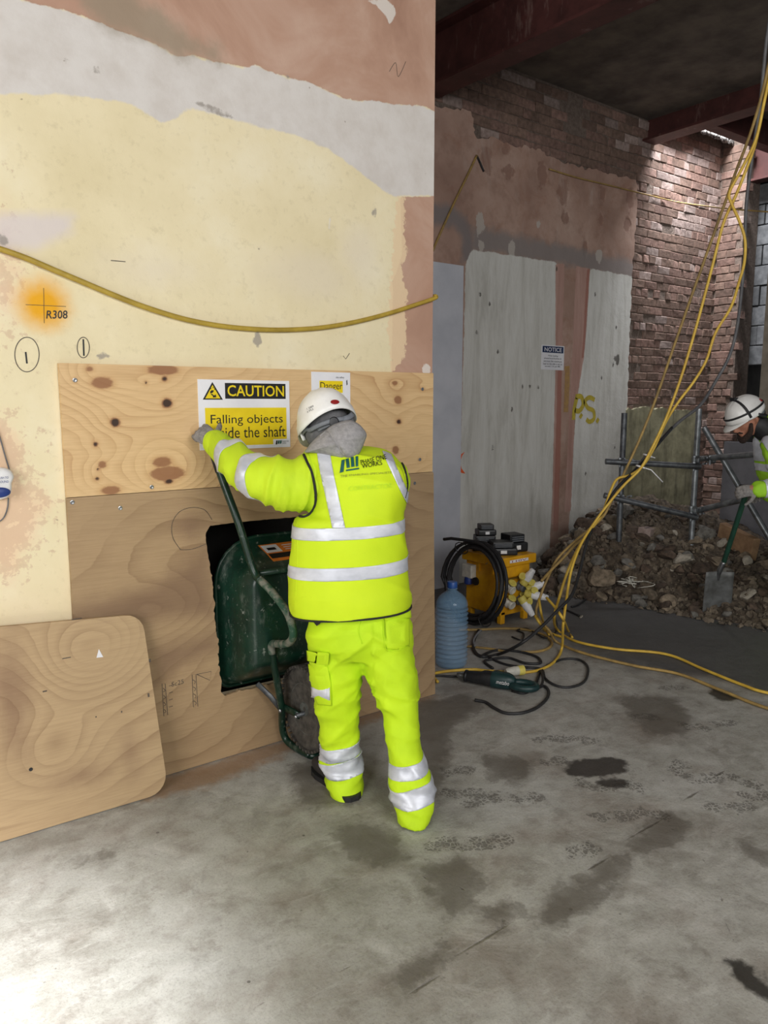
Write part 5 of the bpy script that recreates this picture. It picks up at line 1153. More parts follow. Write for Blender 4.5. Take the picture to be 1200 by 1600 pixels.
# ================================================================== RECIPROCATING SAW
sa = thing('reciprocating_saw', (2.93, 2.85, 0), 'dark green reciprocating saw lying on the concrete in front of the bottle', 'saw')
A = np.array(G(722, 1066)); B = np.array(G(838, 1086)); ax = B - A; Ls = np.linalg.norm(ax); ax /= Ls; sdv = np.cross(UP, ax)
M['saw_green'] = simple('saw_green', lin(30, 62, 62), lin(20, 46, 48), 20, .45, bump=.06)
def sweep(st, m, nm, n=16, ex=2.6):
    mb = MB()
    for u, w, h, zc in st:
        for j in range(n):
            a = 2 * math.pi * j / n; ca, sa_ = math.cos(a), math.sin(a); f = lambda v: np.sign(v) * abs(v) ** (2 / ex)
            mb.v.append(tuple(A + ax * Ls * u + sdv * w * f(ca) + UP * (zc + h * f(sa_))))
    for i in range(len(st) - 1):
        for j in range(n): mb.f.append((i * n + j, i * n + (j + 1) % n, (i + 1) * n + (j + 1) % n, (i + 1) * n + j))
    mb.f += [tuple(range(n)), tuple(range((len(st) - 1) * n, len(st) * n))]
    return mb.build(nm, m, sa, 'auto')
sweep([(.06, .026, .026, .042), (.08, .03, .03, .042), (.25, .036, .034, .045), (.30, .040, .040, .05), (.42, .042, .042, .05)], M['black_rubber'], 'gear_boot')
sweep([(.42, .044, .046, .05), (.46, .046, .048, .052), (.62, .044, .046, .052), (.68, .036, .040, .050), (.72, .02, .03, .046)], M['saw_green'], 'motor_body')
mb = MB(); loop = []
for k in range(16):
    a = 2 * math.pi * k / 16; loop.append(tuple(A + ax * Ls * (.83 + .165 * math.cos(a)) + sdv * .050 * math.sin(a) + UP * .042))
mb.tube(loop, .019, 10, True); mb.build('d_handle', M['saw_green'], sa, True)
mb = MB(); c = A + ax * Ls * .06; mb.lathe(c + UP * .042, [(.0, -.01), (.034, -.008), (.036, 0), (.034, .008), (0, .01)], 14, ax); mb.build('shoe', M['black_plastic'], sa, True)
mb = MB(); mb.cyl(A + ax * Ls * .0 + UP * .042, A + ax * Ls * .06 + UP * .042, .017, seg=12); mb.lathe(A - ax * .03 + UP * .042, [(.012, 0), (.016, .01), (.012, .03)], 10, ax); mb.build('blade_clamp', M['steel'], sa, 'auto')
pm_ = A + ax * Ls * .55 + sdv * -.0435 + UP * .055
if (pm_ - EYE) @ sdv > 0: pass
sg = -1 if (sdv @ FW) > 0 else 1
cpt = A + ax * Ls * .50 + sdv * sg * .0465; ax2 = ax if (ax @ RT) > 0 else -ax
text_mesh('metabo', quad(cpt + UP * .045, cpt + ax2 * .075 + UP * .045, cpt + ax2 * .075 + UP * .068 , cpt + UP * .068), M['white_plastic'], sa, 'badge', shear=.3)
# yellow inline connector behind the saw
a = np.array(G(790, 1050, .03)); b = np.array(G(816, 1047, .03)); d = (b - a) / np.linalg.norm(b - a)
r = thing('inline_connector', tuple(a), 'clear and yellow inline connector lying directly behind the saw', 'plug')
mb = MB(); mb.lathe(a, [(.018, 0), (.024, .02), (.027, .06), (.027, .08)], 16, d); mb.build('housing', M['pale_plastic'], r, 'auto')
mb = MB(); mb.lathe(a + d * .08, [(.028, 0), (.029, .01), (.029, .035), (0, .036)], 16, d); mb.build('yellow_end', M['plug_yellow'], r, 'auto')

# ================================================================== PEOPLE
def fluo(name, a, b):
    t = NT(name); n = t.noise(3.2, 4, .6); f = t.noise(260, 2, .5); g = t.noise(16, 5, .7)
    c = t.ramp(n, [(.3, b), (.65, a)]); c = t.mix(t.math('MULTIPLY', t.ramp(g, [(.62, 0.0), (.78, 1.0)]), .22), c, tuple(x * .6 for x in a[:3]))
    t.bump(t.math('ADD', f, t.math('MULTIPLY', g, 1.5)), .12, .004); return t.done(c, .75)
M['vest_fluo'] = fluo('vest_fluo', (.60, .78, .006, 1), (.52, .71, .004, 1))
M['trouser_fluo'] = fluo('trouser_fluo', (.57, .82, .006, 1), (.46, .70, .004, 1))
M['sleeve_fluo'] = fluo('sleeve_fluo', (.57, .76, .014, 1), (.48, .68, .01, 1))
M['green_fluo'] = fluo('green_fluo', (.40, .74, .03, 1), (.30, .60, .02, 1))
t = NT('reflective_tape'); n = t.noise(7, 4, .6, t.sc((1, 1, 2))); t.bump(n, .2, .006); M['tape'] = t.done(t.ramp(n, [(.3, lin(176, 180, 190)), (.7, lin(222, 225, 234))]), .38, .15)
M['hood_grey'] = simple('hood_grey', lin(158, 156, 156), lin(136, 134, 135), 70, .95, bump=.25, bdist=.003)
M['snood'] = simple('snood', lin(104, 104, 106), lin(84, 84, 86), 50, .95, bump=.2)
M['piping'] = simple('piping', lin(30, 30, 32), lin(20, 20, 22), 40, .8, bump=.05)
M['glove'] = simple('glove', lin(146, 142, 138), lin(108, 105, 104), 60, .85, bump=.25)
M['boot'] = simple('boot', lin(62, 56, 54), lin(40, 37, 36), 20, .75, bump=.25)
M['skin'] = simple('skin', lin(176, 122, 98), lin(160, 108, 86), 30, .6, bump=.05)
M['beard'] = simple('beard', lin(58, 42, 34), lin(38, 28, 24), 90, .95, bump=.4)
M['undershirt'] = simple('undershirt', lin(70, 72, 80), lin(56, 58, 66), 30, .9, bump=.1)

def ring(y, l, r, d, th, n=30, ex=2.3, tilt=0.0, back=None):
    """horizontal section of a garment, l..r wide as seen, d forward distance, th half depth"""
    m = (l + r) / 2; c = D(m, y, d); hw = (r - l) / 2 * scale_at(m, y, d); out = []
    vd = np.array([c[0], c[1]]); vd /= np.linalg.norm(vd); vf = np.array([vd[0], vd[1], 0]); vr = np.array([vd[1], -vd[0], 0])
    for j in range(n):
        a = 2 * math.pi * j / n; ca, sa_ = math.cos(a), math.sin(a); f = lambda v: np.sign(v) * abs(v) ** (2 / ex)
        out.append(c + vr * hw * f(ca) + vf * (th if sa_ < 0 or back is None else back) * f(sa_) + UP * tilt * f(ca))
    return out
def loft(rs, sub=4):
    R = np.array(rs); 
    if sub > 1:
        flat = spline(R.reshape(len(R), -1), sub); R = flat.reshape(len(flat), -1, 3)
    m, n = R.shape[:2]; mb = MB(); mb.v = [tuple(p) for q in R for p in q]
    for i in range(m - 1):
        for j in range(n): mb.f.append((i * n + j, i * n + (j + 1) % n, (i + 1) * n + (j + 1) % n, (i + 1) * n + j))
    a = len(mb.v); mb.v += [tuple(R[0].mean(0)), tuple(R[-1].mean(0))]
    for j in range(n): mb.f += [(a, (j + 1) % n, j), (a + 1, (m - 1) * n + j, (m - 1) * n + (j + 1) % n)]
    return mb
def limb(pts, rad, sub=5, seg=20, flat=1.0):
    mb = MB(); p = np.array(pts, float); pp = spline(p, sub); rr = spline(np.array([[r, 0, 0] for r in rad]), sub)[:, 0]
    mb.tube(pp, rr, seg, flat=flat)
    mb.lathe(pp[0], [(rr[0], 0), (rr[0] * .7, rr[0] * .5), (0, rr[0] * .7)], seg, pp[0] - pp[1]); mb.lathe(pp[-1], [(rr[-1], 0), (rr[-1] * .7, rr[-1] * .5), (0, rr[-1] * .7)], seg, pp[-1] - pp[-2]); return mb
def ball(c, r, axis=(0, 0, 1), s=(1, 1, 1)):
    mb = MB(); mb.lathe(c, [(r * s[0] * math.sin(math.pi * k / 12) + (1e-6), -r * s[2] * math.cos(math.pi * k / 12)) for k in range(13)], 20, axis); return mb
def fuse(name, parts, voxel, smooth=6, fac=.5):
    """one continuous surface from overlapping closed shapes"""
    allm = MB()
    for p in parts: allm.add(p.v, p.f)
    me = bpy.data.meshes.new('tmp'); me.from_pydata(allm.v, [], allm.f)
    bm = bmesh.new(); bm.from_mesh(me); bmesh.ops.remove_doubles(bm, verts=bm.verts[:], dist=1e-5); bmesh.ops.recalc_face_normals(bm, faces=bm.faces[:]); bm.to_mesh(me); bm.free()
    o = bpy.data.objects.new('tmp', me); COL.objects.link(o)
    md = o.modifiers.new('r', 'REMESH'); md.mode = 'VOXEL'; md.voxel_size = voxel
    if smooth: s = o.modifiers.new('s', 'SMOOTH'); s.iterations = smooth; s.factor = fac
    out = bpy.data.meshes.new_from_object(o.evaluated_get(bpy.context.evaluated_depsgraph_get())); out.name = name
    bpy.data.objects.remove(o); bpy.data.meshes.remove(me); return out
def folds(me, fn):
    me.update(); n = len(me.vertices); co = np.empty(n * 3); nr = np.empty(n * 3); me.vertices.foreach_get('co', co); me.vertices.foreach_get('normal', nr)
    co = co.reshape(-1, 3); nr = nr.reshape(-1, 3); h = np.array([fn(p) for p in co]); me.vertices.foreach_set('co', (co + nr * h[:, None]).ravel()); me.update(); return me
def tree_of(me): 
    bm = bmesh.new(); bm.from_mesh(me); t = BVHTree.FromBMesh(bm); bm.free(); return t
def hit(tr, px, py, lift=.003):
    d = Vector(ray(px, py)).normalized(); loc, nrm, i, dist = tr.ray_cast(Vector(EYE), d)
    if loc is None: return None
    return np.array(loc) + np.array(nrm) * lift if (nrm.dot(d) < 0) else np.array(loc) - np.array(nrm) * lift
def band(name, me, planes, mat, parent, lift=.003):
    """strip of a garment between planes (point, normal pointing into the strip), laid on top of it"""
    bm = bmesh.new(); bm.from_mesh(me)
    for p, n in planes:
        bmesh.ops.bisect_plane(bm, geom=bm.verts[:] + bm.edges[:] + bm.faces[:], plane_co=Vector(p), plane_no=Vector(n), clear_inner=True, dist=1e-6)
    bm.normal_update()
    for v in bm.verts: v.co += v.normal * lift
    ext = bmesh.ops.solidify(bm, geom=bm.faces[:], thickness=.002)
    m2 = bpy.data.meshes.new(name); bm.to_mesh(m2); bm.free(); m2.materials.clear()
    return link(name, m2, mat, parent, True)
def on_line(tr, pts, r, mat, parent, name, lift=.002, sub=6):
    p = spline(np.array(pts, float), sub); q = [hit(tr, a, b, lift) for a, b in p]; q = [a for a in q if a is not None]
    keep = [q[0]]
    for a in q[1:]:
        if np.linalg.norm(a - keep[-1]) < .12: keep.append(a)
    mb = MB(); mb.tube(keep, r, 8); return mb.build(name, mat, parent, True)
def surf_quad(tr, c00, c10, c11, c01, lift):     # place lettering on a garment
    c = [np.array(q, float) for q in (c00, c10, c11, c01)]
    def f(u, v):
        p = (c[0] * (1 - u) + c[1] * u) * (1 - v) + (c[3] * (1 - u) + c[2] * u) * v; h = hit(tr, p[0], p[1], lift)
        return h if h is not None else D(p[0], p[1], 2.7)
    return f
def patch(tr, poly, mat, parent, name, lift=.004, thick=.004, n=10):
    """cloth patch (pocket, flap, print) with its outline given on a garment"""
    q = np.array(poly, float); c = q.mean(0); mb = MB(); m = len(q); ringsv = []
    for s in np.linspace(1, .12, n): ringsv.append([c + (a - c) * s for a in q])
    V = []
    for rg_ in ringsv:
        for a in rg_: h = hit(tr, a[0], a[1], lift); V.append(h)
    ok = [v for v in V if v is not None]; 
    if len(ok) < len(V) * .5: return None
    last = ok[0]; W = []
    for v in V:
        if v is None: v = last
        W.append(v); last = v
    ctr = hit(tr, c[0], c[1], lift); W.append(ctr if ctr is not None else W[-1]); k = len(W)
    Fc = []
    for i in range(n - 1):
        for j in range(m): Fc.append((i * m + j, i * m + (j + 1) % m, (i + 1) * m + (j + 1) % m, (i + 1) * m + j))
    for j in range(m): Fc.append(((n - 1) * m + j, (n - 1) * m + (j + 1) % m, k - 1))
    for j in range(m): W.append(W[j] + FW * thick)
    for j in range(m): Fc.append((j, k + j, k + (j + 1) % m, (j + 1) % m))
    mb.add(W, Fc); return mb.build(name, mat, parent, True)

def hand(wrist, d, pn, side, mat, parent, name='glove', curl=1.0, scale=1.0, voxel=.0035, cuff=True):
    """gloved hand: palm, four unequal bent fingers and a thumb; d = direction of the fingers, pn = palm side, side = +1 thumb along d x pn"""
    d = np.array(d, float); d /= np.linalg.norm(d); pn = np.array(pn, float); pn -= d * (pn @ d); pn /= np.linalg.norm(pn); s = np.cross(d, pn) * side; w = np.array(wrist, float); S = scale
    parts = [limb([w - d * .03 * S, w + d * .02 * S, w + d * .055 * S, w + d * .09 * S], [.029 * S, .031 * S, .040 * S, .040 * S], 4, 16, .55 if abs(s[2]) < .5 else .55)]
    pal = MB(); n = 16
    for u, ww, tt in ((-.01, .026, .020), (.03, .036, .019), (.07, .043, .017), (.098, .043, .014)):
        for j in range(n):
            a = 2 * math.pi * j / n; pal.v.append(tuple(w + d * u * S + s * ww * S * math.cos(a) + pn * tt * S * math.sin(a)))
    for i in range(3):
        for j in range(n): pal.f.append((i * n + j, i * n + (j + 1) % n, (i + 1) * n + (j + 1) % n, (i + 1) * n + j))
    pal.f += [tuple(range(n))[::-1], tuple(range(3 * n, 4 * n))]; parts = [pal]
    for k, (off, L) in enumerate(((.031, .074), (.0105, .083), (-.0105, .077), (-.031, .060))):
        p = w + d * .088 * S + s * off * S; pts = [p - d * .02 * S, p]; dd = d.copy(); bend = 0
        for j, (fr, an) in enumerate(((.45, .55), (.32, .75), (.23, .55))):
            bend += an * curl; dd = d * math.cos(bend) + pn * math.sin(bend); pts.append(pts[-1] + dd * L * fr * S)
        parts.append(limb(pts, [.0095 * S, .0105 * S, .0098 * S, .0092 * S, .0078 * S], 3, 12))
    tp = w + d * .025 * S + s * .026 * S; t1 = d * .55 + s * .8 + pn * .25; t1 /= np.linalg.norm(t1); t2 = d * .75 + s * .25 + pn * .65 * curl; t2 /= np.linalg.norm(t2)
    parts.append(limb([tp, tp + t1 * .032 * S, tp + t1 * .05 * S + t2 * .02 * S, tp + t1 * .055 * S + t2 * .048 * S], [.0135 * S, .0125 * S, .0115 * S, .009 * S], 3, 12))
    me = fuse(name, parts, voxel, 3); return link(name, me, mat, parent, True)
def boot(heel, toe, parent, ankle, h=.13, w=.048):
    heel = np.array(heel, float); toe = np.array(toe, float); ax = toe - heel; L = np.linalg.norm(ax[:2]); ax = np.array([ax[0], ax[1], 0]) / L; sd = np.array([ax[1], -ax[0], 0]); z0 = heel[2]
    mb = MB(); st = [(-.01, .024, .04), (.03, .036, .055), (.22, .040, .085), (.42, .041, .09), (.62, .050, .078), (.80, .050, .066), (.94, .038, .052), (1.0, .018, .034)]; n = 16
    for u, ww, hh in st:
        for j in range(n):
            a = 2 * math.pi * j / n; ca, sa_ = math.cos(a), math.sin(a); f = lambda v: np.sign(v) * abs(v) ** .7
            mb.v.append(tuple(heel + ax * L * u + sd * ww * f(ca) + UP * (.016 + hh / 2 + hh / 2 * f(sa_))))
    for i in range(len(st) - 1):
        for j in range(n): mb.f.append((i * n + j, i * n + (j + 1) % n, (i + 1) * n + (j + 1) % n, (i + 1) * n + j))
    mb.f += [tuple(range(n)), tuple(range((len(st) - 1) * n, len(st) * n))]
    up = limb([heel + ax * L * .22 + UP * .06, heel + ax * L * .24 + UP * .11, np.array(ankle)], [.034, .034, .032], 3, 16)
    me = fuse('boot', [mb, up], .007, 3); b = link('boot', me, M['boot'], parent, True)
    so = MB(); pts = []
    for u, ww in ((-.13, .018), (-.09, .036), (0, .048), (.1, .046), (.3, .041), (.5, .046), (.7, .055), (.85, .052), (.96, .036), (1.02, .012)): pts.append((u, ww))
    ol = [heel + ax * L * u + sd * ww for u, ww in pts] + [heel + ax * L * u - sd * ww for u, ww in pts[::-1]]; k = len(ol)
    so.add([(p[0], p[1], z0) for p in ol] + [(p[0], p[1], z0 + .022) for p in ol], [tuple(range(k))[::-1], tuple(range(k, 2 * k))] + [(i, (i + 1) % k, k + (i + 1) % k, k + i) for i in range(k)])
    so.build('boot_sole', M['black_rubber'], b); return b
def head_parts(c, f, u, s=1.0):
    """skull, jaw, nose, brow, ears, neck stub; f = facing, u = up"""
    c = np.array(c); f = np.array(f, float); f /= np.linalg.norm(f); u = np.array(u, float); u -= f * (u @ f); u /= np.linalg.norm(u); r = np.cross(f, u)
    mb = MB(); N = 24; R = 14
    for i in range(R + 1):
        t_ = math.pi * i / R; z = math.cos(t_)
        for j in range(N):
            a = 2 * math.pi * j / N; x = math.sin(t_) * math.cos(a); y = math.sin(t_) * math.sin(a)
            wy = .098 if y > 0 else .10; zz = z * .118; taper = 1 - .28 * max(0, -z) ** 1.3
            mb.v.append(tuple(c + s * (r * x * .077 * taper + f * (y * wy * (1 - .12 * max(0, -z)) + (.012 if z < 0 else 0) * max(0, -z)) + u * zz)))
    for i in range(R):
        for j in range(N): mb.f.append((i * N + j, i * N + (j + 1) % N, (i + 1) * N + (j + 1) % N, (i + 1) * N + j))
    P = lambda a, b, d_: c + s * (r * a + f * b + u * d_)
    parts = [mb, limb([P(0, .088, .018), P(0, .104, -.005), P(0, .118, -.026), P(0, .104, -.036)], [.010 * s, .012 * s, .016 * s, .013 * s], 3, 12),
             limb([P(-.045, .074, .026), P(0, .092, .030), P(.045, .074, .026)], [.010 * s, .012 * s, .010 * s], 3, 10), ball(P(0, .066, -.098), .030 * s),
             limb([P(-.022, .088, -.058), P(0, .098, -.056), P(.022, .088, -.058)], [.006 * s, .009 * s, .006 * s], 3, 8), limb([P(-.02, .086, -.070), P(0, .095, -.071), P(.02, .086, -.070)], [.006 * s, .009 * s, .006 * s], 3, 8)]
    for e in (-1, 1): parts.append(limb([P(e * .076, -.005, .018), P(e * .086, -.012, .0), P(e * .08, -.004, -.03)], [.012 * s, .015 * s, .009 * s], 3, 8))
    return parts, P
def helmet(root, c, f, u, S=1.0, peak=True):
    c = np.array(c); f = np.array(f, float); f /= np.linalg.norm(f); u = np.array(u, float); u -= f * (u @ f); u /= np.linalg.norm(u); r = np.cross(f, u)
    P = lambda a, b, d_: c + S * (r * a + f * b + u * d_)
    N = 48; R = 16
    def shell(a, b, h, th):
        mb = MB()
        for i in range(R + 1):
            t_ = math.pi / 2 * i / R; rho = math.sin(t_) ** .9; z = math.cos(t_)
            for j in range(N):
                an = 2 * math.pi * j / N; x, y = math.cos(an), math.sin(an)
                rib = 0
                lift = .0
                if i < R - 1: rib = .0035 * (math.exp(-(x * rho * a / .010) ** 2) + math.exp(-((abs(x * rho * a) - .034) / .009) ** 2)) * min(1, 1.4 - rho)
                drop = -.022 * max(0, -y) ** 2 * rho ** 6 * 0 + (.016 * max(0, -y) ** 3 - .010 * abs(x) ** 4) * rho ** 5
                k = 1 + (.03 if i >= R - 2 else 0)
                mb.v.append(tuple(P(x * rho * a * k, y * rho * b * k, z ** .92 * h + rib + drop)))
        for i in range(R):
            for j in range(N): mb.f.append((i * N + j, i * N + (j + 1) % N, (i + 1) * N + (j + 1) % N, (i + 1) * N + j))
        return mb
    mb = shell(.110, .137, .140, 0); me = mb.mesh('helmet'); h = link('helmet', me, M['white_helmet'], root, True); md = h.modifiers.new('s', 'SOLIDIFY'); md.thickness = .004; md.offset = 0
    if peak:
        mb = MB(); n = 15; V = []
        for j in range(n):
            an = math.radians(25 + 130 * j / (n - 1)); x, y = math.cos(an), math.sin(an); e = math.sin(math.pi * j / (n - 1))
            V += [P(x * .112, y * .139, -.004), P(x * .118, y * .14 + .045 * e, -.020 * e - .004)]
        k = len(V); V += [v - u * .004 for v in V]
        Fc = []
        for j in range(n - 1): a = 2 * j; Fc += [(a, a + 1, a + 3, a + 2), (k + a, k + a + 2, k + a + 3, k + a + 1), (a + 1, k + a + 1, k + a + 3, a + 3)]
        mb.add(V, Fc); mb.build('helmet_peak', M['white_helmet'], h, True)
    mb = MB(); mb.tube([tuple(P(.099 * math.cos(2 * math.pi * j / 32), .124 * math.sin(2 * math.pi * j / 32), -.006 - .014 * (math.sin(2 * math.pi * j / 32) < -.3))) for j in range(32)], .009, 8, True, flat=.4); mb.build('headband', M['grey_plastic'], h, True)
    return h, P
M['white_helmet'] = simple('white_helmet', lin(238, 238, 236), lin(220, 219, 216), 9, .32, bump=.04)

# ---------------------------------------------------------------- worker at the wheelbarrow (seen from behind)
w1 = thing('person', tuple(G(590, 1265)), 'person in grey hood and yellow hi-vis vest reaching out to a wheelbarrow handle', 'person')
d0 = 2.87
# trousers
pel = loft([ring(938, 486, 636, 2.87, .125), ring(958, 484, 640, 2.87, .13), ring(985, 480, 643, 2.87, .138), ring(1005, 480, 646, 2.87, .136), ring(1026, 490, 640, 2.875, .11)])
lgl = loft([ring(990, 481, 562, 2.88, .11), ring(1012, 480, 567, 2.88, .115), ring(1040, 482, 568, 2.89, .11), ring(1089, 490, 563, 2.905, .10), ring(1124, 497, 562, 2.92, .09), ring(1159, 500, 563, 2.93, .085), ring(1178, 504, 562, 2.935, .082), ring(1200, 505, 567, 2.935, .085), ring(1222, 509, 567, 2.925, .094), ring(1233, 513, 566, 2.915, .096), ring(1240, 516, 565, 2.91, .094)])
lgr = loft([ring(990, 564, 644, 2.86, .11), ring(1015, 565, 646, 2.86, .115), ring(1050, 569, 652, 2.85, .112), ring(1078, 580, 656, 2.84, .105), ring(1110, 592, 657, 2.825, .097), ring(1138, 600, 657, 2.80, .09), ring(1166, 603, 661, 2.78, .087), ring(1194, 605, 670, 2.76, .087), ring(1222, 609, 677, 2.735, .087), ring(1246, 612, 678, 2.715, .094), ring(1266, 616, 676, 2.70, .096), ring(1279, 619, 672, 2.692, .094)])
def tfold(p):
    v = Vector(p); a = noise.fractal(Vector((v.x * 7, v.y * 7, v.z * 9)), .8, 2.0, 3) * .006
    z = p[2]; lo = math.exp(-((z - .14) / .10) ** 2); kn = math.exp(-((z - .42) / .09) ** 2); cr_ = math.exp(-((z - .72) / .07) ** 2)
    ang = math.atan2(p[1] - 2.3, p[0] - 1.65)
    s = noise.noise(Vector((v.x * 5, v.y * 5, v.z * 20 + ang)))
    rg = lambda q: (1 - abs(noise.noise(q)) * 2.2)
    sg = 1 if (p - D(583, 1180, 2.8)) @ RT > 0 else -1
    d1 = rg(Vector(((v.x * .8 - v.y * .6) * 7 + sg * v.z * 9, v.z * 2.5, 3))); d2 = rg(Vector((v.z * 15 + sg * v.x * 5, v.x * 4, v.y * 4)))
    return a + s * (.010 * lo + .005 * kn) + .012 * max(0, d1) ** 2 * (.5 + cr_) + .014 * max(0, d2) ** 2 * (.25 + .9 * lo + .6 * kn) - .008
tm = folds(fuse('trousers', [pel, lgl, lgr], .009, 5), tfold); trs = link('trousers', tm, M['trouser_fluo'], w1, True); tt_ = tree_of(tm)
def legband(y0a, y0b, y1a, y1b, side, xa, xb, dd):
    """band between two slanted image lines on one leg"""
    a0, b0 = D(xa, y0a, dd), D(xb, y0b, dd); a1, b1 = D(xa, y1a, dd), D(xb, y1b, dd)
    def nrm(a, b): n = np.cross(b - a, FW); n /= np.linalg.norm(n); return n if n[2] > 0 else -n
    mid = D(584, (y0a + y1a) / 2, dd - .0)
    sv = RT * (-1 if side == 'l' else 1)
    split = D(583 if y1a > 1140 else 580, 1180, dd)
    return band('reflective_band', tm, [(a0, -nrm(a0, b0)), (a1, nrm(a1, b1)), (split, sv)], M['tape'], trs)
legband(1163, 1152, 1185, 1172, 'l', 502, 563, 2.93); legband(1188, 1172, 1208, 1200, 'l', 504, 566, 2.93)
legband(1186, 1177, 1206, 1196, 'r', 604, 671, 2.77); legband(1226, 1214, 1249, 1238, 'r', 613, 678, 2.725)
P_FL = M['trouser_fluo']
patch(tt_, [(481, 1014), (498, 1016), (516, 1019), (514, 1038), (497, 1036), (481, 1034)], P_FL, trs, 'pocket_flap', .012, .01); patch(tt_, [(484, 1038), (512, 1040), (517, 1066), (519, 1102), (498, 1100), (490, 1080)], P_FL, trs, 'cargo_pocket', .007, .008)
patch(tt_, [(485, 1068), (516, 1072), (516, 1092), (490, 1088)], M['tape'], trs, 'reflective_patch', .012)
patch(tt_, [(599, 955), (637, 951), (639, 966), (601, 968)], P_FL, trs, 'pocket_flap', .011, .006); patch(tt_, [(602, 969), (637, 967), (638, 1008), (620, 1014), (604, 1012)], P_FL, trs, 'back_pocket', .006, .005)
patch(tt_, [(645, 1018), (652, 1020), (656, 1034), (650, 1034)], P_FL, trs, 'pocket_flap', .012, .008)
on_line(tt_, [(566, 962), (560, 985), (566, 1006)], .0022, P_FL, trs, 'seam', .001); on_line(tt_, [(599, 968), (602, 1012), (620, 1015), (638, 1010)], .0018, P_FL, trs, 'seam', .004)
patch(tt_, [(492, 961), (504, 961), (503, 974), (497, 979), (492, 972)], M['black_rubber'], trs, 'hanging_strap', .008, .006)
# boots
bl_ = G(547, 1246); bl2 = G(496, 1200); boot(bl_, bl2, w1, (bl_ * .72 + bl2 * .28) + UP * .16); br_ = G(649, 1288); br2 = G(641, 1225); boot(br_, br2, w1, (br_ * .72 + br2 * .28) + UP * .16)

# jacket: body + both sleeves, one cloth surface
jt = loft([ring(704, 496, 588, 2.90, .075), ring(716, 484, 610, 2.885, .10), ring(735, 488, 628, 2.875, .118), ring(780, 490, 628, 2.87, .13), ring(840, 466, 628, 2.87, .135), ring(900, 462, 630, 2.87, .135), ring(940, 474, 632, 2.87, .13)])
SH = D(500, 748, 2.89); EL = D(412, 748, 2.845); WR = D(337, 692, 3.055)
la = limb([D(522, 748, 2.90), SH, D(462, 757, 2.865), D(435, 752, 2.85), EL, D(385, 733, 2.90), D(360, 712, 2.985), WR], [.09, .113, .108, .098, .088, .079, .068, .052], 5, 22)
SHR = D(603, 752, 2.885)
RG = np.array((1.985, 2.845, 1.13)); E2 = SHR + np.array((.09, .24, -.17))
ra = limb([D(592, 748, 2.89), SHR, (SHR + E2) / 2, E2, (E2 * .4 + RG * .6), RG - np.array((.02, .07, .0))], [.085, .092, .085, .074, .06, .05], 5, 20)
def jfold(p):
    v = Vector(p); a = noise.fractal(Vector((v.x * 9, v.y * 9, v.z * 9)), .8, 2.0, 3) * .006
    t_ = (p - SH) @ (EL - SH) / ((EL - SH) @ (EL - SH)); s = noise.noise(Vector((t_ * 9, v.z * 6, v.x * 3)))
    r_ = max(0, 1 - abs(noise.noise(Vector((t_ * 4.2 + v.z * 4, v.z * 6, v.x * 3)))) * 1.9) ** 2; return a * .5 + s * .006 + (r_ * .015 - .006) * (1 if t_ > .1 else .25)
jm = folds(fuse('jacket', [jt, la, ra], .009, 4), jfold); jk = link('jacket', jm, M['sleeve_fluo'], w1, True)
def armband(p0, p1, slant):
    a, b = np.array(p0), np.array(p1); n = (b - a) / np.linalg.norm(b - a)
    return band('reflective_band', jm, [(a, n), (b, -n), (D(478, 750, 2.85), -RT)], M['tape'], jk)
def abp(x, y, d): return np.array(D(x, y, d))
c1 = abp(400, 742, 2.86); ud = (EL - np.array(D(372, 722, 2.95))); 
def sleeve_band(cpx, cpy, dd, ang, w):
    """band around the sleeve at an image point, ang = direction of the sleeve in the image"""
    c = abp(cpx, cpy, dd); ax = abp(cpx + 20 * math.cos(ang), cpy + 20 * math.sin(ang), dd - .05) - c; ax /= np.linalg.norm(ax)
    return band('reflective_band', jm, [(c - ax * w / 2, ax), (c + ax * w / 2, -ax), (D(470, 750, 2.85), -RT)], M['tape'], jk)
sleeve_band(404, 746, 2.86, .12, .05); sleeve_band(364, 714, 2.98, .62, .046)
on_cuff = limb([D(343, 697, 3.045), D(337, 692, 3.06), D(333, 689, 3.07)], [.056, .054, .050], 3, 18); on_cuff.build('cuff', M['sleeve_fluo'], jk, True)

# vest over the jacket
vr = [ring(699, 508, 576, 2.905, .06, 40), ring(704, 484, 598, 2.90, .085, 40), ring(713, 476, 615, 2.885, .112, 40), ring(730, 483, 630, 2.872, .130, 40), ring(757, 489, 638, 2.866, .142, 40), ring(785, 490, 634, 2.864, .147, 40), ring(800, 484, 632, 2.864, .149, 40), ring(812, 462, 632, 2.864, .150, 40), ring(837, 458, 634, 2.864, .152, 40), ring(877, 453, 637, 2.862, .155, 40), ring(912, 450, 641, 2.86, .158, 40), ring(940, 451, 643, 2.86, .16, 40, tilt=.006), ring(951, 454, 642, 2.86, .16, 40, tilt=.012)]
vm = loft(vr, 5)
vme = vm.mesh('vest')
def vfold(p):
    v = Vector(p); z = p[2]; a = noise.fractal(Vector((v.x * 5, v.y * 5, v.z * 3)), .8, 2.0, 3) * .006
    wst = math.exp(-((z - 1.10) / .09) ** 2); s = noise.noise(Vector((v.x * 12 + v.z * 10, v.y * 8, v.z * 5)))
    hem = math.exp(-((z - .80) / .06) ** 2); r_ = max(0, 1 - abs(noise.noise(Vector((v.x * 4 + v.y * 3 + v.z * 5, v.z * 7, 2)))) * 2.2) ** 2; return a + r_ * .008 - .003 + s * .007 * wst + noise.noise(Vector((v.x * 9, v.y * 9, 1))) * .008 * hem
bm = bmesh.new(); bm.from_mesh(vme); bmesh.ops.subdivide_edges(bm, edges=bm.edges[:], cuts=1, use_grid_fill=True); bm.to_mesh(vme); bm.free()
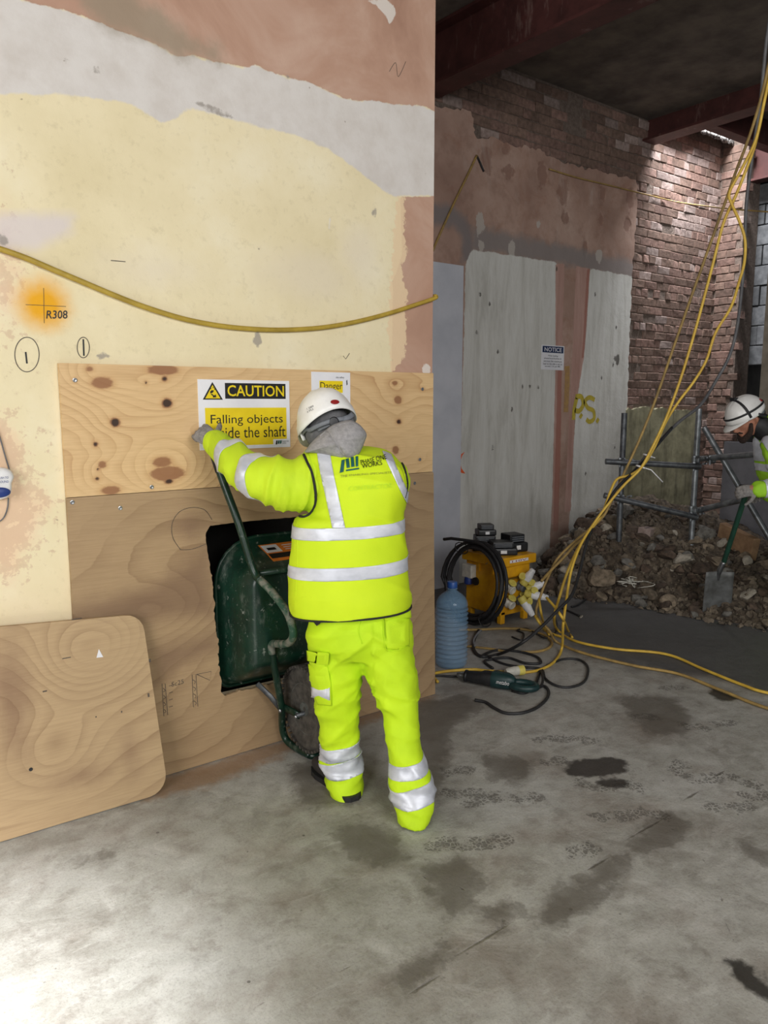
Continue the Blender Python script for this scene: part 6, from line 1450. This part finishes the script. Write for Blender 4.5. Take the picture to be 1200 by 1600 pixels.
folds(vme, vfold); vest = link('vest', vme, M['vest_fluo'], w1, True); vt = tree_of(vme)
bm = bmesh.new(); bm.from_mesh(vme); bm.from_mesh(jm); vjt = BVHTree.FromBMesh(bm); bm.free()
def vband(ya, yb, y2a, y2b, extra=()):
    dd = 2.75
    def nrm(a, b): n = np.cross(b - a, FW); n /= np.linalg.norm(n); return n if n[2] > 0 else -n
    a0, b0, a1, b1 = D(455, ya, dd), D(640, yb, dd), D(455, y2a, dd), D(640, y2b, dd)
    return band('reflective_band', vme, [(a0, -nrm(a0, b0)), (a1, nrm(a1, b1)), *extra], M['tape'], vest)
vband(826, 817, 845, 836); vband(888, 878, 907, 899)
def strap(p0, p1, q0, q1):      # vertical strip between two image lines (left line p0-p1, right line q0-q1), back of the vest only
    dd = 2.75; a, b = D(*p0, dd), D(*p1, dd); c, e = D(*q0, dd), D(*q1, dd)
    nl = np.cross(b - a, FW); nl /= np.linalg.norm(nl); nl = nl if nl @ RT > 0 else -nl
    nr = np.cross(e - c, FW); nr /= np.linalg.norm(nr); nr = nr if nr @ RT < 0 else -nr
    bot = D(540, 822, dd); return band('reflective_band', vme, [(a, nl), (c, nr), (bot, UP), (D(540, 760, 2.87), -FW)], M['tape'], vest, .0035)
strap((494, 712), (521, 824), (515, 712), (541, 824)); strap((596, 706), (630, 778), (607, 704), (640, 778))
on_line(vjt, [(475, 711), (483, 728), (489, 748), (493, 770), (493, 788), (487, 801), (476, 808), (466, 806)], .0052, M['piping'], vest, 'piping', .002)
on_line(vjt, [(608, 704), (620, 713), (631, 730), (635.5, 748), (636, 762), (632, 778)], .0042, M['piping'], vest, 'piping', .001)
hemr = np.array(ring(951.5, 453.5, 642.5, 2.86, .161, 40, tilt=.012)); mb = MB(); mb.tube(hemr, .0042, 8, True); mb.build('hem_piping', M['piping'], vest, True)
mb = MB(); 
on_line(vt, [(463, 815), (465, 870), (460, 951)], .0016, M['vest_fluo'], vest, 'seam', .0)
# print on the back
def vtx(s, c00, c10, c11, c01, m, nm='lettering', bold=.0): return text_mesh(s, surf_quad(vt, c00, c10, c11, c01, .0045), m, vest, nm, bold)
vtx('PHASE ONE', (564, 727), (604, 718), (602, 711), (563, 720), M['black_ink']); vtx('WORKS', (566, 733), (597, 727), (596, 720), (565, 726), M['black_ink'])
vtx('THE ENABLING SPECIALISTS', (532, 746), (611, 740), (611, 737), (532, 743), simple('faint_print', lin(150, 160, 60), lin(140, 150, 50), 30, .8), 'lettering', 0)
for q in ([(531, 740), (537, 738), (539, 719), (534, 720)], [(541, 737), (561, 734), (561, 731.5), (541, 734.5)], [(542, 732), (547, 731), (545, 717), (540, 718)], [(549, 730.5), (554, 730), (552.5, 714.5), (548, 715.5)], [(556, 730), (559.5, 729.5), (559.5, 713.5), (555.5, 714)]):
    patch(vt, q, M['logo_green'], vest, 'logo', .0045, .001, 5)
for q, lab_ in (([(540, 763), (610, 757), (610, 751), (540, 757)], 'CONSULTING'),):
    vtx('ENABLING SUPPORT'[:0] + 'CONTRACTOR', (545, 767), (612, 762), (612, 755), (545, 760), simple('worn_print', (.52, .76, .02, 1), (.50, .74, .02, 1), 30, .8), 'worn_lettering', 0)

# hood, snood, helmet
HC = np.array(D(512, 660, 2.955)); hf = FW * .80 - RT * .42 - UP * .42; hu = UP * .93 - RT * .27 + FW * .3
hparts, HP = head_parts(HC + np.array((0, 0, -.012)), hf, hu, 1.0)
mb = loft([ring(640, 492, 540, 2.95, .09, 24), ring(665, 478, 548, 2.95, .095, 24), ring(685, 478, 556, 2.94, .09, 24), ring(705, 490, 562, 2.93, .08, 24), ring(718, 500, 570, 2.92, .07, 24)])
sn = fuse('snood', [mb], .008, 4); link('snood', sn, M['snood'], w1, True)
ho = [(476, 707), (480, 700), (486, 692), (497, 681), (508, 672), (519, 664), (530, 659.5), (539, 657), (549, 656.5), (560, 662), (568, 670), (573, 679), (570, 690), (566, 700), (560, 712), (552, 719), (541, 722), (528, 718), (514, 713), (498, 709), (485, 707.5)]
ho = spline(np.array(ho, float), 3, True); hc = np.array((529, 692)); mb = MB(); m = len(ho); lv = [(1.0, 0.0), (.985, .022), (.94, .036), (.80, .054), (.55, .074), (.28, .086)]
def hood_d(q, b): return 2.83 - b
V = []
for s, b in lv:
    for a in ho:
        q = hc + (a - hc) * s; rel = ((q[0] - 505) * .78 - (q[1] - 678) * .62)      # centre seam crease
        dent = -.012 * math.exp(-(((q[0] - 510) - (q[1] - 672) * .66) / 3.2) ** 2) * (s < .95)
        V.append(tuple(D(q[0], q[1], hood_d(q, b + dent + .012 * noise.noise(Vector((q[0] * .05, q[1] * .05, 1)))))))
for i in range(len(lv) - 1):
    for j in range(m): mb.f.append((i * m + j, i * m + (j + 1) % m, (i + 1) * m + (j + 1) % m, (i + 1) * m + j))
k0 = len(V); V.append(tuple(D(hc[0], hc[1], hood_d(hc, .088)))); b0 = len(V)
for a in ho: q = hc + (a - hc) * .8; V.append(tuple(D(q[0], q[1], 2.93)))
V.append(tuple(D(hc[0], hc[1], 2.94)))
for j in range(m):
    mb.f += [((len(lv) - 1) * m + j, (len(lv) - 1) * m + (j + 1) % m, k0), (j, b0 + j, b0 + (j + 1) % m, (j + 1) % m), (b0 + j, b0 + m, b0 + (j + 1) % m)]
mb.v = V; hd = mb.build('hood', M['hood_grey'], w1, True); ht = tree_of(hd.data)
on_line(ht, [(510, 672), (520, 688), (532, 704), (539, 712)], .0018, M['hood_grey'], hd, 'hood_seam', .001); on_line(ht, [(500, 682), (512, 672), (530, 664), (548, 661), (560, 666)], .0016, M['hood_grey'], hd, 'hood_seam', .001)
hel, HPf = helmet(w1, D(511, 665, 2.945), FW * .86 - RT * .35 - UP * .36, UP * .90 - RT * .30 + FW * .30, 1.0)
het = tree_of(hel.data)
q = spline(np.array([(523 + 6.6 * math.cos(k * .524), 629 + 3.4 * math.sin(k * .524)) for k in range(12)]), 2, True); patch(het, q, M['red_plastic'], hel, 'badge', .0035, .0015, 5)
for s_, y in (('ABC', 0), ('FPLA', 5)):
    text_mesh(('1 2004', 'A FPLA')[y > 0], surf_quad(het, (481, 641 + y), (491, 636 + y), (490, 633 + y), (480, 638 + y), .0032), M['grey_ink'], hel, 'lettering')
mb = MB(); mb.lathe(D(522, 659, 2.835), [(.017, 0), (.019, .006), (.016, .016), (0, .018)], 16, -FW); mb.build('ratchet_knob', M['black_plastic'], hel, 'auto')
mb = MB(); mb.tube([tuple(D(496, 671, 2.86)), tuple(D(510, 664, 2.842)), tuple(D(526, 657, 2.838)), tuple(D(545, 652, 2.86)), tuple(D(551, 647, 2.88))], .011, 8, flat=.4, sub=4); mb.build('nape_strap', M['grey_plastic'], hel, True)
mb = MB(); mb.tube([tuple(D(471, 668, 2.93)), tuple(D(472, 679, 2.93)), tuple(D(476, 688, 2.93))], .009, 8, flat=.5, sub=3); mb.build('side_slot_arm', M['white_helmet'], hel, True)

# gloves: left closes on the barrow grip, right on the other grip
gl = np.array((1.299, 2.905, 1.424)); gax = np.array((-.234, .17, .955)); gax /= np.linalg.norm(gax)
hand(WR + (gl - WR) * .12 + np.array((-.01, -.02, .0)), (gl - WR) + np.array((-.02, .0, .03)), np.array((.25, .9, -.1)), -1, M['glove'], w1, 'glove', 1.05, 1.0)
hand(RG - np.array((.02, .08, .0)), (.1, 1, .1), (-.9, .1, -.2), 1, M['glove'], w1, 'glove', 1.05, 1.0)
# body inside the clothes: one surface
bp = hparts + [limb([HC - UP * .02, HC - UP * .10 - FW * .03, D(540, 712, 2.90)], [.055, .055, .065], 4, 16),
      loft([ring(706, 500, 590, 2.895, .06), ring(722, 492, 615, 2.885, .085), ring(780, 494, 620, 2.87, .10), ring(860, 490, 610, 2.87, .10), ring(940, 494, 622, 2.87, .11), ring(1000, 492, 634, 2.87, .11)], 3),
      limb([D(505, 745, 2.89), D(460, 755, 2.865), EL, D(372, 722, 2.95), WR, WR + (gl - WR) * .3], [.06, .055, .05, .045, .034, .03], 4, 14), limb([SHR, E2, RG - np.array((.02, .06, 0))], [.06, .048, .032], 4, 14),
      limb([D(522, 995, 2.88), D(525, 1060, 2.895), D(530, 1120, 2.92), D(534, 1190, 2.935), D(540, 1232, 2.925)], [.085, .075, .055, .05, .038], 4, 14), limb([D(606, 995, 2.86), D(615, 1060, 2.845), D(628, 1120, 2.815), D(642, 1200, 2.755), D(648, 1270, 2.705)], [.085, .075, .055, .05, .038], 4, 14)]
link('body', fuse('body', bp, .011, 3), M['undershirt'], w1, True)

# ---------------------------------------------------------------- stooping worker with the shovel at the right edge
w2 = thing('person', tuple(G(1270, 968)), 'person in a black-strapped white helmet stooping over a shovel at the rubble', 'person')
e2 = 5.3
HC2 = np.array(D(1168, 655, e2)); f2 = -RT * .86 - UP * .50 - FW * .12; u2 = UP * .84 - RT * .50 - FW * .05
hp2, H2 = head_parts(HC2, f2, u2, 1.0)
tz = [ring(650, 1190, 1236, e2, .08), ring(672, 1184, 1256, e2, .11), ring(705, 1182, 1268, e2, .13), ring(745, 1188, 1284, e2, .135), ring(790, 1208, 1308, e2, .13), ring(822, 1222, 1318, e2, .12)]
arm_n = [D(1206, 690, 5.18), D(1216, 722, 5.12), D(1222, 752, 5.1), D(1206, 762, 5.08), D(1182, 764, 5.08)]
arm_f = [D(1235, 690, 5.42), D(1240, 740, 5.45), D(1225, 775, 5.4), D(1200, 772, 5.33)]
jm2 = folds(fuse('jacket', [loft(tz), limb(arm_n, [.075, .075, .068, .06, .050], 4, 18), limb(arm_f, [.075, .07, .06, .048], 4, 18)], .012, 4), lambda p: noise.fractal(Vector(p) * 9, .8, 2.0, 3) * .012)
j2 = link('jacket', jm2, M['green_fluo'], w2, True)
c = np.array(D(1198, 762, 5.08)); ax = np.array(D(1180, 764, 5.08)) - np.array(D(1206, 762, 5.08)); ax /= np.linalg.norm(ax)
band('reflective_band', jm2, [(c - ax * .03, ax), (c + ax * .03, -ax), (D(1217, 770, 5.1), -RT * .2 - UP)] if False else [(c - ax * .03, ax), (c + ax * .03, -ax), (D(1200, 742, 5.1), -UP)], M['tape'], j2, .004)
a, b = D(1180, 722, 5.2), D(1280, 742, 5.2); n = np.cross(b - a, FW); n /= np.linalg.norm(n); n = n if n[2] > 0 else -n
band('reflective_band', jm2, [(a - n * .0, -n), (a - n * .05, n), (D(1182, 722, 5.2), RT)], M['tape'], j2, .004)
a = np.array(D(1190, 700, 5.2)); sx = RT * .9 + UP * .3; band('reflective_band', jm2, [(a, sx), (a + sx * .045, -sx), (D(1190, 722, 5.2), UP)], M['tape'], j2, .005)
lg2 = [loft([ring(812, 1224, 1318, e2, .12), ring(838, 1224, 1320, e2, .125), ring(856, 1230, 1314, e2, .10)]), loft([ring(838, 1225, 1270, 5.24, .09), ring(880, 1219, 1262, 5.2, .08), ring(920, 1221, 1256, 5.22, .07), ring(955, 1226, 1256, 5.26, .065)]), loft([ring(838, 1276, 1318, 5.4, .09), ring(880, 1278, 1314, 5.42, .08), ring(920, 1284, 1314, 5.45, .07), ring(946, 1288, 1312, 5.46, .065)])]
t2 = link('trousers', folds(fuse('trousers', lg2, .012, 4), lambda p: noise.fractal(Vector(p) * 8, .8, 2.0, 3) * .012), M['green_fluo'], w2, True)
g0 = G(1252, 966); boot(g0, g0 - RT * .24 - FW * .02, w2, g0 - RT * .06 + UP * .16); g1 = G(1310, 956); boot(g1, g1 - RT * .24 + FW * .02, w2, g1 - RT * .06 + UP * .16)
bp2 = hp2 + [limb([HC2 - UP * .03, D(1184, 668, e2), D(1205, 680, e2)], [.055, .058, .07], 4, 14), loft([ring(660, 1196, 1240, e2, .06), ring(705, 1190, 1260, e2, .09), ring(760, 1206, 1282, e2, .10), ring(840, 1234, 1310, e2, .10)], 3),
       limb(arm_n + [D(1172, 764, 5.09)], [.05, .05, .045, .04, .032, .03], 4, 12), limb(arm_f + [D(1190, 770, 5.3)], [.05, .045, .04, .032, .03], 4, 12),
       limb([D(1248, 840, 5.24), D(1240, 880, 5.2), D(1238, 920, 5.22), D(1241, 955, 5.26)], [.075, .06, .05, .04], 4, 12), limb([D(1296, 840, 5.4), D(1296, 880, 5.42), D(1299, 920, 5.45), D(1300, 946, 5.46)], [.075, .06, .05, .04], 4, 12)]
body2 = link('body', fuse('body', bp2, .009, 2), M['skin'], w2, True)
for e in (-1, 1):
    mb = ball(H2(e * .030, .083, .006), .012); o = mb.build('eye', M['white_plastic'], w2, True); mb = ball(H2(e * .030, .0925, .004), .005); mb.build('iris', M['black_ink'], o, True)
brd = fuse('beard', [limb([H2(-.066, .03, -.02), H2(-.062, .055, -.07), H2(-.03, .085, -.10), H2(0, .095, -.112), H2(.03, .085, -.10), H2(.062, .055, -.07), H2(.066, .03, -.02)], [.014, .018, .022, .026, .022, .018, .014], 4, 10), limb([H2(-.03, .092, -.06), H2(0, .106, -.046), H2(.03, .092, -.06)], [.006, .008, .006], 3, 8)], .004, 3); link('beard', brd, M['beard'], w2, True)
sn2 = fuse('neck_warmer', [limb([H2(0, -.05, -.06), D(1186, 664, e2), D(1202, 676, e2), D(1214, 684, e2)], [.075, .078, .085, .09], 4, 16)], .008, 3); link('neck_warmer', sn2, M['black_rubber'], w2, True)
hair = fuse('hair', [limb([H2(-.06, -.05, .02), H2(0, -.09, -.01), H2(.06, -.05, .02)], [.035, .045, .035], 3, 12)], .006, 3); link('hair', hair, M['beard'], w2, True)
h2, HQ = helmet(w2, H2(0, .0, .028), f2, u2, 1.0)
def arc(fn, a0, a1, n=14): return [tuple(fn(a0 + (a1 - a0) * i / (n - 1))) for i in range(n)]
mb = MB(); mb.tube(arc(lambda a: HQ(.114 * math.cos(a), .035, .142 * math.sin(a) ** .92 if math.sin(a) > 0 else 0), .02, math.pi - .02), .009, 6, flat=.35); mb.build('lamp_strap', M['black_rubber'], h2, True)
mb = MB(); mb.tube([tuple(HQ(.117 * math.cos(a), .143 * math.sin(a), .042)) for a in np.linspace(0, 2 * math.pi, 36)[:-1]], .0075, 6, True, flat=.35); mb.build('lamp_strap', M['black_rubber'], h2, True)
for e in (1, -1):
    mb = MB(); mb.tube([tuple(HQ(e * .108, -.02, .0)), tuple(HQ(e * .105, -.05, -.03)), tuple(HQ(e * .09, -.08, -.05))], .014, 8, flat=.5, sub=3); mb.build('ear_harness', M['black_plastic'], h2, True)
mb = MB(); c = HQ(0, .02, .142); mb.box(c - np.array((.035, .02, .012)), c + np.array((.035, .02, .012)), None, .005); mb.build('lamp_clip', M['black_plastic'], h2)
mb = MB(); mb.lathe(HQ(.06, -.11, .06), [(.013, -.003), (.013, .004), (0, .005)], 14, HQ(.06, -.11, .06) - HQ(0, 0, 0)); mb.lathe(HQ(-.06, -.11, .06), [(.013, -.003), (.013, .004), (0, .005)], 14, HQ(-.06, -.11, .06) - HQ(0, 0, 0)); mb.build('vent_plug', M['red_plastic'], h2)
# shovel held by both hands
sb = G(1118, 961); st0 = np.array(D(1131, 878, 5.42)); st1 = np.array(D(1166, 770, 5.14)); st2 = np.array(D(1192, 690 + 50, 5.05))
shv = thing('shovel', tuple(sb), 'shovel with a square dark steel blade and green shaft held by the stooping worker', 'shovel')
dirs = (st1 - st0) / np.linalg.norm(st1 - st0)
mb = MB(); mb.tube([st0 - dirs * .05, st0, st1, st1 + dirs * .05], [.016, .0175, .018, .018], 12); mb.build('shaft', simple('shaft_green', lin(30, 74, 58), lin(20, 54, 42), 14, .6), shv, True)
mb = MB(); e = st1 + dirs * .05; mb.cyl(e - RT * .06, e + RT * .06, .016, seg=10); mb.build('handle', M['black_plastic'], shv, True)
bl = np.array(G(1118, 961)) + UP * .006; topc = np.array(D(1122, 891, 5.46)); V = []; upv = topc - bl; wv = RT * .108
mb = MB(); n = 9; mN = 9; nn = np.cross(wv, upv); nn /= np.linalg.norm(nn)
for i in range(mN):
    for j in range(n):
        u = j / (n - 1) * 2 - 1; v = i / (mN - 1); V.append(bl + upv * v + wv * u * (1 - .04 * v) + nn * (.016 * u * u + .02 * v * v))
k = len(V); V += [p + nn * .003 for p in V]
for i in range(mN - 1):
    for j in range(n - 1): a = i * n + j; mb.f += [(a, a + 1, a + n + 1, a + n), (k + a, k + a + n, k + a + n + 1, k + a + 1)]
for i in range(mN - 1): mb.f += [(i * n, (i + 1) * n, k + (i + 1) * n, k + i * n), (i * n + n - 1, k + i * n + n - 1, k + (i + 1) * n + n - 1, (i + 1) * n + n - 1)]
for j in range(n - 1): mb.f += [(j, k + j, k + j + 1, j + 1), ((mN - 1) * n + j, (mN - 1) * n + j + 1, k + (mN - 1) * n + j + 1, k + (mN - 1) * n + j)]
mb.v = [tuple(p) for p in V]; mb.build('blade', simple('blade_steel', lin(120, 122, 122), lin(90, 90, 88), 12, .6, .4, bump=.15), shv, True)
mb = MB(); mb.tube([topc - upv * .2 + nn * .012, topc + nn * .02, st0], [.008, .02, .019], 10, sub=4); mb.build('blade_socket', M['steel'], shv, True)
wn = np.array(arm_n[-1]); hand(wn + RT * .01, -RT * .95 - UP * .15, -UP * .4 + FW * .8, 1, M['glove'], w2, 'glove', 1.0, 1.05, .005)
hand(D(1196, 771, 5.32), -RT * .8 - FW * .5, -UP, -1, M['glove'], w2, 'glove', .9, 1.0, .005)
